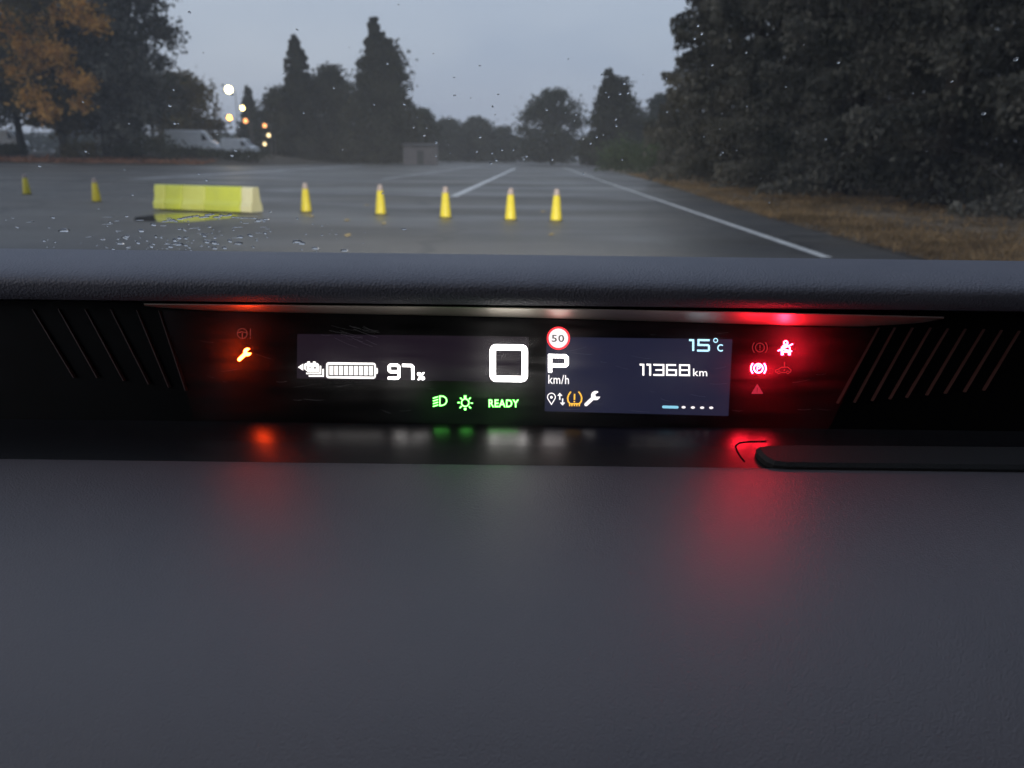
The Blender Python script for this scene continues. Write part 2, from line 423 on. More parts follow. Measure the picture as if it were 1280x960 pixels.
# right-hand row
RT = [  # x, y, h, r, seed, label
    (12.6, 54, 19, 4.6, 11, "dark spruce farthest along the right verge, edging the sky"),
    (11.2, 40, 23, 5.0, 12, "tall dark spruce second farthest along the right verge"),
    (12.2, 30.5, 24, 5.4, 13, "broad dark spruce in the middle of the right verge"),
    (11.6, 22.5, 22, 5.0, 14, "dark spruce second nearest on the right verge"),
    (13.8, 15.8, 21, 5.2, 15, "nearest dark spruce at the right edge of the view"),
    (19.5, 26, 24, 5.5, 16, "dark spruce standing behind the right verge row"),
    (19.0, 38, 25, 5.5, 17, "tall dark spruce set back behind the right verge row"),
    (20.5, 18, 23, 5.5, 18, "dark spruce deep behind the nearest right one"),
    (26.0, 32, 26, 6.5, 19, "rearmost dark spruce of the right wood"),
    (17.0, 48, 22, 5.5, 20, "dark spruce behind the farthest two on the right verge"),
]
for i, (x, y, h, r_, sd_, lb) in enumerate(RT):
    near = y < 33
    spruce((x, y, 0.02), h, r_, lb, sd_, leaf=0.15 if near else 0.26, z0=0.03, dens=6.0 if near else 2.8, spread=1.55 if near else 1.25)

# left-hand near group on the bank
def orange_clumps(specs, n=520):
    def f(root):
        out = []
        for (px, py, s) in specs:
            p = at_depth(px, py, 92.5 + rng.uniform(-0.8, 0.8)) - Vector(root.location)
            d = np.random.normal(size=(n // 2, 3)) * np.array([s, s * 0.5, s * 0.8]) * 0.62
            out.append(np.array(p) + d)
        return np.concatenate(out)
    return f
def bspot(px, Y): 
    p = spot(px, Y); return (p[0], p[1], bank_h(p[0], p[1]) - 0.05)
broadleaf(bspot(82, 97), 22, 6.0, "autumn tree with orange leaves beside the left road edge", 21, M_OLIVE, leaf=0.42, n=17000, base=0.14, group="trees on the left bank", name="autumn_tree",
          extra=orange_clumps([(20, 45, 1.6), (48, 35, 1.5), (62, 62, 1.2), (78, 70, 1.1), (105, 22, 1.5), (98, 5, 1.3), (122, 30, 1.0), (40, 120, 1.5), (45, 80, 1.2), (88, 95, 1.0), (108, 105, 1.0), (22, 88, 1.2), (60, 140, 1.1), (100, 130, .9), (8, 20, 1.2), (75, 15, 1.0), (30, 60, 1.0)]))
broadleaf(bspot(30, 101), 25, 7.0, "dark green tree with leaning trunk at the far left", 22, M_DARKLEAF, leaf=0.5, n=16000, base=0.17, lean=-0.06, group="trees on the left bank")
broadleaf(bspot(-45, 99), 24, 7.0, "dark tree cut off by the left edge of the view", 29, M_OLIVE, leaf=0.5, n=12000, base=0.15, group="trees on the left bank")
broadleaf(bspot(137, 100), 30, 6.4, "tall dark tree between the orange tree and the sky gap", 23, M_DARKLEAF, leaf=0.5, n=24000, base=0.11, shape='column', group="trees on the left bank")
broadleaf(bspot(172, 98), 29, 5.2, "tallest dark tree edging the sky on the left", 24, M_SPRUCE, leaf=0.5, n=24000, base=0.05, shape='column', group="trees on the left bank")
broadleaf(bspot(236, 128), 11.0, 5.2, "low rounded tree right of the tall dark left trees", 25, M_OLIVE, leaf=0.55, n=13000, base=0.03, group="trees on the left bank")
# bushes on the bank
def bush(loc, w, h, label, seed, mat, n=1200, leaf=0.3, group="low bushes", name="bush"):
    rng.seed(seed); np.random.seed(seed)
    root = empty(name, loc); tag(root, label, "bush", group)
    C = []; br = []
    for i in range(14):
        c = np.array([rng.uniform(-w, w) * 0.7, rng.uniform(-w, w) * 0.4, h * rng.uniform(0.25, 0.75)])
        d = np.random.normal(size=(n // 14, 3)) * np.array([w * 0.22, w * 0.2, h * 0.2]); C.append(c + d)
        br.append(([(0.1 * c[0], 0.1 * c[1], -0.05), tuple(c * np.array([.6, .6, .5])), tuple(c)], [0.04, 0.03, 0.01]))
    C = np.concatenate(C); C = C[C[:, 2] > 0.02]
    m = MB()
    for (pp, rr) in br: m.tube(pp, rr, 5, caps=False)
    m.build("stem", M_BARK, root); quads_mesh("foliage", C, leaf, mat, root, aspect=0.75)
    return root
bush(bspot(195, 94.5), 3.2, 2.6, "dark bush at the foot of the tall left trees", 31, M_DARKLEAF)
bush(bspot(105, 95.0), 2.2, 1.9, "olive bush beside the trunk of the orange tree", 32, M_OLIVE)
bush(bspot(10, 96.5), 2.6, 1.3, "low dark bush under the leaning far left tree", 33, M_DARKLEAF)
bush(bspot(160, 95.5), 1.8, 1.5, "small dark bush before the pale van between the trunks", 39, M_DARKLEAF)
bush(bspot(250, 99), 3.6, 1.2, "low hedge bush before the largest pale van", 34, M_DARKLEAF)
bush(bspot(305, 101), 3.4, 1.3, "low hedge bush before the small pale van", 35, M_DARKLEAF)

# middle distance
def conifer(px, Y, h, r_, label, seed, mat=M_MIDLEAF, leaf=0.5, dens=0.9, z0=0.04):
    return spruce(spot(px, Y, 0), h, r_, label, seed, leaf=leaf, mat=mat, z0=z0, group="trees beyond the lot", dens=dens, name="conifer_tree")
conifer(316, 165, 14.2, 3.6, "slim hazy conifer beside the street lamps", 41)
conifer(377, 138, 19.6, 5.6, "pointed conifer right of the street lamps", 42, mat=M_DARKLEAF, dens=2.2, leaf=0.6)
broadleaf(spot(418, 142), 14.6, 6.2, "broad dark tree between the two pointed conifers", 43, M_DARKLEAF, leaf=0.6, n=15000, base=0.02, shape='column')
broadleaf(spot(358, 146), 11.5, 4.8, "shorter dark tree under the pointed conifer", 56, M_DARKLEAF, leaf=0.6, n=11000, base=0.02, shape='round')
conifer(473, 132, 21.6, 5.8, "tallest pointed tree left of the road's end", 44, mat=M_DARKLEAF, dens=2.2, leaf=0.6)
broadleaf(spot(482, 133), 17.6, 7.6, "full dark tree filling out the tallest pointed one", 45, M_DARKLEAF, leaf=0.6, n=19000, base=0.02, shape='cone')
broadleaf(spot(527, 150), 8.8, 3.3, "small dark tree above the pinkish shed", 46, M_MIDLEAF, leaf=0.6, n=6000, base=0.02)
broadleaf(spot(561, 195), 9.2, 4.6, "leftmost low round tree at the road's end", 47, M_MIDLEAF, leaf=0.6, n=7000, base=0.02)
broadleaf(spot(596, 198), 9.4, 5.4, "middle low round tree at the road's end", 48, M_MIDLEAF, leaf=0.6, n=8000, base=0.02)
broadleaf(spot(632, 205), 8.0, 4.6, "rightmost low round tree at the road's end", 49, M_MIDLEAF, leaf=0.6, n=6500, base=0.02)
broadleaf(spot(690, 160), 12.8, 5.9, "loose airy round tree standing beside the road's end", 50, M_MIDLEAF, leaf=0.55, n=11000, base=0.06, clumps=70)
broadleaf(spot(768, 128), 12.2, 6.0, "dark pointed broad tree right of the road's end", 51, M_DARKLEAF, leaf=0.55, n=17000, base=0.02, shape='cone')
conifer(757, 126, 14.3, 3.8, "slim pointed conifer inside the dark broad tree right of the road", 57, mat=M_DARKLEAF)
broadleaf(spot(826, 150), 11.4, 4.8, "hazy tree in the gap before the right spruces", 52, M_MIDLEAF, leaf=0.6, n=10000, base=0.02)
bush((at_depth(800, 200, 74)[0], 74, 0), 3.4, 2.6, "lighter green bush at the far end of the verge", 53, M_GREENLEAF, n=3000, leaf=0.26)
bush((at_depth(838, 200, 64)[0], 64, 0), 2.6, 2.3, "green bush at the foot of the farthest right spruce", 54, M_GREENLEAF, n=2600, leaf=0.24)
bush((at_depth(775, 200, 88)[0], 88, 0), 2.4, 2.4, "small green bush under the dark pointed tree", 55, M_GREENLEAF, n=2000, leaf=0.28)
# far wood as one mass
pts = []
np.random.seed(60); rng.seed(60)
for _ in range(42000):
    x = rng.uniform(-150, 120); y = rng.uniform(225, 255)
    top = 6.0 + 2.2 * mnoise.noise(Vector((x * 0.06, y * 0.05, 1))) + 1.6 * mnoise.noise(Vector((x * 0.2, y * 0.2, 4)))
    pts.append((x, y, top * rng.random() ** 0.7))
far = quads_mesh("distant_wood", pts, 0.85, M_MIDLEAF, aspect=0.8)
tag(far, "low distant wood closing the far side of the lot", "wood", kind="stuff")

pts = []
for _ in range(9000):
    x = rng.uniform(12, 26); y = rng.uniform(-32, 9)
    pts.append((x, y, (15 + 4 * mnoise.noise(Vector((x * 0.2, y * 0.2, 8)))) * rng.random()))
tag(quads_mesh("light_blocking_wood", pts, 1.1, M_SPRUCE, aspect=0.8), "unseen wood added beside the car to block light", "wood", kind="stuff")  # out-of-view wood, added to cut the light from the right

# ================================================================== things on the lot
M_YEL = pmat("cone_yellow", (0.62, 0.53, 0.025), 0.5, noise=(9, (0.52, 0.43, 0.02), 4))
M_UNLIT_TIP = pmat("cone_unlit_tip", (0.34, 0.29, 0.29), 0.6, noise=(12, (0.26, 0.22, 0.22), 4))  # unlit look above the low-beam cut-off, painted into the tip colour
M_RUB = pmat("black_rubber", (0.02, 0.02, 0.02), 0.8)
def make_cone():
    root = empty("traffic_cone")
    b = MB(); b.box(-0.128, 0.128, -0.128, 0.128, 0, 0.018); bevel(b.build("base", M_RUB, root), 0.012)
    c = MB(); c.lathe([(0.118, 0.0185), (0.122, 0.05), (0.118, 0.10), (0.072, 0.53), (0.070, 0.532)], 28, caps=False); c.build("body", M_YEL, root, True)
    t = MB(); t.lathe([(0.0712, 0.530), (0.054, 0.645), (0.047, 0.662), (0.034, 0.666), (0.032, 0.62)], 28, caps=False); t.build("tip", M_UNLIT_TIP, root, True)
    k = MB(); k.lathe([(0.112, 0.0185), (0.124, 0.0190), (0.126, 0.030), (0.120, 0.036)], 28, caps=False); k.build("collar", M_YEL, root, True)
    return root
cone0 = make_cone()
CONES = [(34, 243, "leftmost traffic cone, dim yellow, far left on the lot"),
         (121, 252, "dim yellow traffic cone just left of the long barrier"),
         (383, 265, "yellow traffic cone just right of the long barrier"),
         (476, 268, "yellow traffic cone second to the right of the barrier"),
         (557, 272, "yellow traffic cone beside the short white dash"),
         (638, 275, "second yellow traffic cone from the right end of the row"),
         (695, 276, "rightmost yellow traffic cone of the row")]
for i, (px, py, lb) in enumerate(CONES):
    o = cone0 if i == 0 else copy_tree(cone0)
    p = at_ground(px, py); o.location = (p.x, p.y, 0.002); o.rotation_euler = (0, 0, rng.uniform(0, 1.5))
    s = 0.90 if i < 2 else 0.965; o.scale = (s, s, s)
    tag(o, lb, "traffic cone", "yellow traffic cones standing on the lot")

# long plastic barrier
M_BYEL = pmat("barrier_yellow", (0.50, 0.56, 0.05), 0.45, noise=(2.2, (0.42, 0.47, 0.06), 5), bump=(18, 0.2, 0.01))
M_BWHI = pmat("barrier_white", (0.58, 0.57, 0.38), 0.45, noise=(2.2, (0.52, 0.51, 0.30), 5), bump=(18, 0.2, 0.01))
pA = at_ground(200, 262); pB = at_ground(322, 267)
dv = (pB - pA); Lb = dv.length; ang = math.atan2(dv.y, dv.x)
bar = empty("road_barrier", ((pA.x + pB.x) / 2, (pA.y + pB.y) / 2, 0.0), ang)
tag(bar, "long yellow and white plastic barrier lying on the wet lot", "barrier")
def barrier_section(x0, x1, mat):
    prof = [(-0.21, 0.03), (-0.21, 0.16), (-0.155, 0.26), (-0.125, 0.52), (-0.105, 0.565), (0.105, 0.565), (0.125, 0.52), (0.155, 0.26), (0.21, 0.16), (0.21, 0.03)]
    n = len(prof); vs = [(x0, y, z) for (y, z) in prof] + [(x1, y, z) for (y, z) in prof]
    fs = [(i, (i + 1) % n, n + (i + 1) % n, n + i) for i in range(n)] + [tuple(range(n - 1, -1, -1)), tuple(range(n, 2 * n))]
    o = mesh_obj("section", vs, fs, mat, bar); bevel(o, 0.02, 3); return o
cuts = [-0.5, -0.38, -0.20, 0.03, 0.39, 0.5]
M_BPALE = pmat("barrier_pale_yellow", (0.53, 0.57, 0.13), 0.45, noise=(2.2, (0.49, 0.52, 0.09), 5), bump=(18, 0.2, 0.01))
for i, mt in enumerate((M_BPALE, M_BYEL, M_BPALE, M_BYEL, M_BWHI)):
    barrier_section(cuts[i] * Lb + 0.006, cuts[i + 1] * Lb - 0.006, mt)
for sx in (-0.36, -0.05, 0.27):
    f_ = MB(); f_.box(sx * Lb - 0.18, sx * Lb + 0.18, -0.20, 0.20, 0.0, 0.029); f_.build("foot", M_RUB, bar)
# puddle before the barrier
M_WATER = pmat("puddle_water", (0.012, 0.012, 0.012), 0.06, spec=0.6, bump=(3.5, 0.05, 0.01))
pc = at_ground(232, 271.5)
vs = [(pc.x, pc.y, 0.004)]; K = 48
for k in range(K):
    a = 2 * math.pi * k / K; q = 1 + 0.22 * mnoise.noise(Vector((math.cos(a) * 1.6, math.sin(a) * 1.6, 3))) + 0.08 * mnoise.noise(Vector((math.cos(a) * 5, math.sin(a) * 5, 7)))
    vs.append((pc.x + 0.95 * q * math.cos(a), pc.y + 1.15 * q * math.sin(a), 0.004))
pud = mesh_obj("puddle", vs, [(0, 1 + k, 1 + (k + 1) % K) for k in range(K)], M_WATER)
tag(pud, "shallow puddle mirroring the yellow barrier", kind="structure")
# fallen pale leaves on the lot
M_PALE = pmat("pale_leaf", (0.50, 0.40, 0.16), 0.5, noise=(30, (0.36, 0.27, 0.10), 3))
def leaf_thing(px, py, s, label):
    p = at_ground(px, py); vs = []; fs = []
    prof = [(0, 0.05), (0.12, 0.30), (0.3, 0.52), (0.5, 0.55), (0.7, 0.40), (0.88, 0.18), (1, 0.02)]
    for (t, w) in prof:
        vs += [((t - .5) * s, -w * s * .5, 0.012 + 0.1 * s * abs(t - .5)), ((t - .5) * s, 0, 0.006), ((t - .5) * s, w * s * .5, 0.014 + 0.1 * s * abs(t - .5))]
    for i in range(len(prof) - 1):
        b = 3 * i; fs += [(b, b + 3, b + 4, b + 1), (b + 1, b + 4, b + 5, b + 2)]
    b = len(vs); vs += [(-.5 * s, -.01 * s, .006), (-.5 * s, .01 * s, .006), (-.85 * s, .006 * s, .01), (-.85 * s, -.006 * s, .01)]; fs.append((b, b + 1, b + 2, b + 3))
    o = mesh_obj("fallen_leaf", vs, fs, M_PALE); o.location = (p.x, p.y, 0.002); o.rotation_euler = (0, 0, rng.uniform(0, 6))
    tag(o, label, "leaf", "pale leaves lying on the asphalt before the cones"); return o
for (px, py, s, lb) in [(390, 271, 0.24, "pale leaf lying under the cone right of the barrier"), (434, 276, 0.24, "pale leaf lying between the third and fourth cones"),
                        (435, 295, 0.22, "pale leaf nearest the car, below the gap between cones"), (480, 280, 0.22, "pale leaf just below the second cone right of the barrier"),
                        (679, 265, 0.22, "pale leaf just left of the rightmost cone"), (689, 294, 0.2, "pale leaf lying below the rightmost cone"), (459, 257, 0.2, "faint leaf just left of the second cone right of the barrier")]:
    leaf_thing(px, py, s, lb)

# pinkish shed
M_SHED = pmat("shed_wall", (0.26, 0.225, 0.215), 0.8, noise=(0.8, (0.20, 0.175, 0.17), 4))
M_SHEDROOF = pmat("shed_roof", (0.09, 0.085, 0.085), 0.8)
p = spot(526, 128); shed = empty("shed", (p[0], p[1], 0)); tag(shed, "small pinkish shed below the trees at the lot's far side", "shed")
m = MB(); m.box(-2.5, 2.5, -1.5, 1.5, -0.02, 2.7); m.build("wall", M_SHED, shed)
m = MB(); m.add([(-2.7, -1.75, 2.72), (2.7, -1.75, 2.72), (2.7, 1.7, 3.05), (-2.7, 1.7, 3.05), (-2.7, -1.75, 2.84), (2.7, -1.75, 2.84), (2.7, 1.7, 3.17), (-2.7, 1.7, 3.17)],
      [(0, 3, 2, 1), (4, 5, 6, 7), (0, 1, 5, 4), (1, 2, 6, 5), (2, 3, 7, 6), (3, 0, 4, 7)]); m.build("roof", M_SHEDROOF, shed)
m = MB(); m.box(-0.4, 0.6, -1.54, -1.502, 0.02, 2.05); m.build("door", M_SHEDROOF, shed)

# pale vans behind the trees
M_VAN = pmat("white_van_paint", (0.78, 0.80, 0.83), 0.35, noise=(1.2, (0.70, 0.73, 0.77), 3))
M_VGLASS = pmat("van_glass", (0.02, 0.022, 0.026), 0.1)
M_TYRE = pmat("tyre_rubber", (0.015, 0.015, 0.015), 0.8)
def van(px, Y, L, H, rz, label):
    p = bspot(px, Y); root = empty("parked_van", (p[0], p[1], p[2]), rz); tag(root, label, "van", "pale vehicles parked behind the left trees")
    prof = [(-L / 2, 0.35), (-L / 2, H * 0.93), (-L / 2 + 0.15, H), (L / 2 - 1.9, H), (L / 2 - 1.45, H * 0.95), (L / 2 - 0.75, H * 0.62), (L / 2 - 0.1, H * 0.50), (L / 2, H * 0.40), (L / 2, 0.35)]
    n = len(prof); vs = [(x, -1, z) for x, z in prof] + [(x, 1, z) for x, z in prof]
    fs = [(i, (i + 1) % n, n + (i + 1) % n, n + i) for i in range(n)] + [tuple(range(n - 1, -1, -1)), tuple(range(n, 2 * n))]
    bevel(mesh_obj("body", vs, fs, M_VAN, root), 0.12, 3)
    for s in (-1, 1):
        w = MB(); y = s * 1.004
        w.add([(L / 2 - 1.75, y, H * .88), (L / 2 - 1.55, y, H * .86), (L / 2 - 0.95, y, H * .62), (L / 2 - 1.75, y, H * .60)], [(0, 1, 2, 3)]); w.build("side_window", M_VGLASS, root)
        for x in (-L / 2 + 1.0, L / 2 - 0.95):
            t = MB(); t.tube([(x, s * 0.80, 0.34), (x, s * 1.01, 0.34)], [0.34, 0.34], 16); t.build("wheel", M_TYRE, root)
    w = MB(); w.add([(L / 2 - 1.42, -.85, H * .935 + .02), (L / 2 - 1.42, .85, H * .935 + .02), (L / 2 - 0.72, .85, H * .60 + .04), (L / 2 - 0.72, -.85, H * .60 + .04)], [(0, 1, 2, 3)]); w.build("windscreen", M_VGLASS, root)
    return root
van(243, 108, 6.4, 3.1, R(4), "largest pale van parked behind the low hedge on the left")
van(302, 112, 4.6, 2.3, R(-8), "small pale van beneath the row of street lamps")
van(152, 106, 5.2, 3.2, R(10), "pale van seen between the two tall dark trunks")
van(8, 108, 5.6, 2.9, R(5), "pale van behind the leaning trunk at the far left")

# street lamps
M_POST = pmat("lamp_post_metal", (0.16, 0.16, 0.17), 0.5, metal=0.6)
def lamp_mat(n_, c, s): return emat(n_, c, s)
LM = {'white': lamp_mat("lamp_white", (1.0, 0.80, 0.36), 26), 'warm': lamp_mat("lamp_warm", (1.0, 0.74, 0.30), 13),
      'amber': lamp_mat("lamp_amber", (1.0, 0.44, 0.05), 13), 'orange': lamp_mat("lamp_orange", (1.0, 0.40, 0.14), 3.2), 'pale': lamp_mat("lamp_pale", (1.0, 0.76, 0.40), 3.0)}
def street_lamp(px, py, Y, kind, size, label):
    q = at_depth(px, py, Y); gz = bank_h(q.x, q.y)
    root = empty("street_lamp", (q.x, q.y, gz)); tag(root, label, "street lamp", "lit street lamps beyond the lot")
    H = q.z - gz
    m = MB(); m.tube([(0.9, 0, -0.1), (0.9, 0, H * 0.5), (0.9, 0, H - 0.3), (0.75, 0, H + 0.10), (0.35, 0, H + 0.22)], [0.09, 0.06, 0.045, 0.04, 0.035], 10); m.build("post", M_POST, root, True)
    m = MB(); m.box(-0.40, 0.42, -0.17, 0.17, 0.12 + H, H + 0.26); bevel(m.build("head", M_POST, root), 0.04)
    b = MB(); prof = [(size * math.sin(t * math.pi / 8) + 1e-4, H + 0.115 - size * 1.1 * (1 - math.cos((8 - t) * math.pi / 16)) * 0 - size * math.cos(t * math.pi / 8)) for t in range(9)]
    b.lathe([(r_, z) for r_, z in prof], 14, caps=False); b.build("bulb", LM[kind], root, True)
for a in [(286, 113, 120, 'white', 0.48, "brightest white street lamp, highest of the cluster"),
          (303, 136, 132, 'warm', 0.34, "warm white street lamp below the brightest one"),
          (287, 148, 126, 'amber', 0.36, "bright amber lamp below and left in the lamp cluster"),
          (307, 152, 128, 'orange', 0.34, "dull orange lamp just right of the bright amber one"),
          (331, 158, 134, 'orange', 0.32, "dim orange lamp beside the pointed conifer"),
          (336, 170, 130, 'pale', 0.30, "pale yellow lamp low beside the pointed conifer"),
          (331, 181, 125, 'pale', 0.26, "lowest pale lamp of the cluster")]:
    street_lamp(*a)

# ================================================================== the car (camera sits inside)
car = empty("car", (0, 0, 0))
tag(car, "car interior with grey dashboard, lit instrument display and rain-spotted windscreen", "car")
XW = 0.74
def zc(Y, py):           # height of a point at depth Y that shows at row py (image centre column)
    a = math.atan((py - H0 / 2) / FPX) + PITCH
    return CAM.z - Y * math.tan(a)
def extrude(name, prof, mat, x0=-XW, x1=XW, n=24, closed=False, smooth=True, curve=None):
    xs_ = np.linspace(x0, x1, n + 1); k = len(prof); vs = []; fs = []
    for x in xs_:
        for (y, z) in prof: vs.append((x, y + (curve(x) if curve else 0), z))
    for i in range(n):
        for j in range(k - (0 if closed else 1)):
            j2 = (j + 1) % k
            fs.append((i * k + j, i * k + j2, (i + 1) * k + j2, (i + 1) * k + j))
    if closed: fs += [tuple(range(k)), tuple(n * k + j for j in range(k - 1, -1, -1))]
    return mesh_obj(name, vs, fs, mat, car, smooth)
def smooth_prof(pts, it=2):
    for _ in range(it):
        o = [pts[0]]
        for a, b in zip(pts[:-1], pts[1:]):
            o.append((a[0] * .75 + b[0] * .25, a[1] * .75 + b[1] * .25)); o.append((a[0] * .25 + b[0] * .75, a[1] * .25 + b[1] * .75))
        o.append(pts[-1]); pts = o
    return pts

M_HOOD = pmat("soft_grain_plastic", (0.130, 0.136, 0.170), 0.55, spec=0.4, noise=(14, (0.148, 0.152, 0.185), 4), bump=(680, 0.45, 0.0010, 'voronoi'))
M_SHELF = pmat("satin_dash_plastic", (0.108, 0.106, 0.124), 0.36, spec=0.85, noise=(7, (0.126, 0.119, 0.134), 6), bump=(900, 0.60, 0.0007))
M_LEDGE = pmat("dark_satin_plastic", (0.008, 0.008, 0.010), 0.25, spec=0.9, bump=(1100, 0.10, 0.0004))
M_LEDGE.node_tree.nodes["Principled BSDF"].inputs["IOR"].default_value = 1.65
M_BLACK = pmat("gloss_black", (0.003, 0.003, 0.0035), 0.32, spec=0.06, rough_noise=(60, 0.42))
M_PANEL = pmat("black_side_panel", (0.008, 0.008, 0.009), 0.38, spec=0.3, bump=(700, 0.2, 0.0005))
M_PAD = pmat("grained_insert", (0.022, 0.024, 0.026), 0.6, spec=0.3, bump=(900, 0.35, 0.0007, 'voronoi'))
M_TRIM = pmat("metal_trim", (0.86, 0.79, 0.68), 0.42, metal=0.75, noise=(40, (0.78, 0.72, 0.62), 2))
M_HEAD = pmat("headliner", (0.16, 0.16, 0.16), 0.9)
M_CARP = pmat("car_paint", (0.22, 0.23, 0.25), 0.3)

# display plane: top edge farther away than the bottom edge
PT = Vector((0, 0.535, zc(0.535, 393))); PB = Vector((0, 0.516, zc(0.516, 531)))
PN = (PT - PB).cross(Vector((1, 0, 0))).normalized()
if PN.y > 0: PN = -PN
def disp(px, py, lift=0.0): return on_plane(px, py, PB + PN * lift, PN)

# hood
hp = [(0.5070, zc(0.5070, 381.5)), (0.5028, zc(0.5028, 376)), (0.5005, zc(0.5005, 368)), (0.4995, zc(0.4995, 359)), (0.503, zc(0.503, 350)), (0.511, zc(0.511, 342)), (0.523, zc(0.523, 335)), (0.54, zc(0.54, 329.5)), (0.565, zc(0.565, 324.8)),
      (0.60, zc(0.60, 319.8)), (0.64, zc(0.64, 317.6)), (0.70, 1.158), (0.80, 1.130), (0.99, 1.085), (0.99, 1.05), (0.56, 1.10), (0.560, PT.z + 0.004)]
hood = extrude("dashboard_hood", smooth_prof(hp, 2), M_HOOD, n=40)
# housing behind the display
hz_ = [(PT.y + 0.0, PT.z + 0.006), (PB.y, PB.z - 0.004), (PB.y + 0.03, PB.z - 0.02), (PT.y + 0.03, PT.z + 0.006)]
housing = extrude("instrument_housing", hz_, M_BLACK, n=8, closed=True, smooth=False)
# soffit strip between hood lip and housing, dark
sf = [(0.5095, zc(0.5095, 381.5)), (PT.y + 0.002, PT.z + 0.0015)]
soffit = extrude("soffit", [(sf[0][0], sf[0][1] + 0.0015), (sf[1][0], sf[1][1] + 0.003)], M_PANEL, n=8)
# metallic trim strip (wedge that widens to the right)
def trim_pt(px, py, Y): return at_depth(px, py, Y)
vs = []; fs = []; cols = 40
for i in range(cols + 1):
    px = 180 + (1180 - 180) * i / cols
    ytop = np.interp(px, [180, 300, 640, 960, 1180], [379.5, 380.5, 384.5, 390.5, 396])
    ybot = np.interp(px, [180, 300, 640, 960, 1180], [387.0, 389.5, 396.5, 406, 411])
    tp = min(1.0, (px - 180) / 90.0, (1180 - px) / 110.0); ybot = ytop + 2.6 + (ybot - ytop - 2.6) * max(0.0, tp) ** 0.6
    a = trim_pt(px, ytop, 0.5085); d = trim_pt(px, ytop + 1.2, 0.5090); e = trim_pt(px, ytop + 2.4, 0.5110); b = disp(px, ybot, 0.004)
    vs += [a, d, e, b]
    if i:
        for j in range(3): fs.append(((i - 1) * 4 + j, i * 4 + j, i * 4 + j + 1, (i - 1) * 4 + j + 1))
trim = mesh_obj("trim_strip", vs, fs, M_TRIM, car, False)

# ledge below the display
LB = (PB.y - 0.0005, PB.z + 0.0)
def solve_front(slope, py):
    for k in range(2000):
        d_ = k * 0.0001; Y = LB[0] - d_; z = LB[1] - slope * d_
        if z <= zc(Y, py): return Y, z
    return Y, z
LSL = 0.40
LF = solve_front(LSL, 581.5)
lpr = [LB, (LB[0] * .5 + LF[0] * .5, LB[1] * .5 + LF[1] * .5), (LF[0], LF[1]), (LF[0] - 0.008, LF[1] - 0.008 * LSL)]
ledge = extrude("ledge", lpr, M_LEDGE, n=24)
# grey shelf
SZ = LF[1] + 0.0006
shp = [(LF[0] + 0.0012, SZ - 0.0060), (LF[0] + 0.0006, SZ - 0.0016), (LF[0] - 0.0004, SZ - 0.0003), (LF[0] - 0.0022, SZ), (LF[0] - 0.012, SZ - 0.0012), (0.44, SZ - 0.0062), (0.40, SZ - 0.0150), (0.36, SZ - 0.0250), (0.32, SZ - 0.0370), (0.28, SZ - 0.0510), (0.24, SZ - 0.068), (0.20, SZ - 0.091), (0.15, SZ - 0.14), (0.12, SZ - 0.30)]
shelf = extrude("dashboard_shelf", smooth_prof(shp, 2), M_SHELF, n=24)
# insert pad with rounded end on the ledge (right)
LN = Vector((0, LF[1] - LB[1], LB[0] - LF[0])).normalized(); LN = Vector((0, -abs(LN.y), abs(LN.z)))
LP = Vector((0, LB[0], LB[1]))
def ledge_pt(px, py, lift=0.0): return on_plane(px, py, LP + LN * lift, LN)
TH = 0.0056
top_px = [(1500, 556.5), (1280, 556), (1100, 554.5), (1000, 554.0), (962, 554.5), (950, 556), (946, 559), (947, 563), (952, 569), (959, 574.5), (968, 578.5), (984, 580.5), (1010, 581.0), (1150, 582.5), (1280, 584), (1500, 587)]
topv = [ledge_pt(x, y, TH) for x, y in top_px]; botv = [ledge_pt(x, y, TH) - LN * TH for x, y in top_px]
n = len(top_px)
# bevel ring between
cen = sum(topv, Vector()) / n
ring = []
for i, v in enumerate(topv):
    a = topv[i - 1]; b = topv[(i + 1) % n]
    t = (b - a).normalized(); nrm = LN.cross(t).normalized()
    if nrm.dot(cen - v) < 0: nrm = -nrm
    ring.append(v + nrm * 0.0024)
mid = [v - LN * 0.0020 for v in topv]
vs = ring + mid + botv; fs = [tuple(range(n))]
for i in range(n):
    j = (i + 1) % n
    fs.append((i, n + i, n + j, j)); fs.append((n + i, 2 * n + i, 2 * n + j, n + j))
pad = mesh_obj("insert_pad", vs, fs, M_PAD, car)
# seam groove line left of the pad, a thin black gasket
def ribbon(pts, w, closed=False):
    """flat polyline ribbon in 2D, mitred; returns verts2d, faces"""
    P = [np.array(p, float) for p in pts]; n_ = len(P); vs_ = []; fs_ = []
    for i in range(n_):
        a = P[i - 1] if (i > 0 or closed) else None; b = P[(i + 1) % n_] if (i < n_ - 1 or closed) else None
        d1 = (P[i] - a) / (np.linalg.norm(P[i] - a) + 1e-9) if a is not None else None
        d2 = (b - P[i]) / (np.linalg.norm(b - P[i]) + 1e-9) if b is not None else None
        if d1 is None: d1 = d2
        if d2 is None: d2 = d1
        n1 = np.array([-d1[1], d1[0]]); n2 = np.array([-d2[1], d2[0]]); m_ = n1 + n2; l = np.linalg.norm(m_)
        m_ = n1 if l < 1e-6 else m_ / l; k = 1 / max(0.45, float(m_.dot(n1)))
        vs_ += [P[i] + m_ * w / 2 * k, P[i] - m_ * w / 2 * k]
    for i in range(n_ - (0 if closed else 1)):
        j = (i + 1) % n_; fs_.append((2 * i, 2 * i + 1, 2 * j + 1, 2 * j))
    return vs_, fs_
M_GAP = pmat("gap_black", (0.004, 0.004, 0.004), 0.9, spec=0.1)
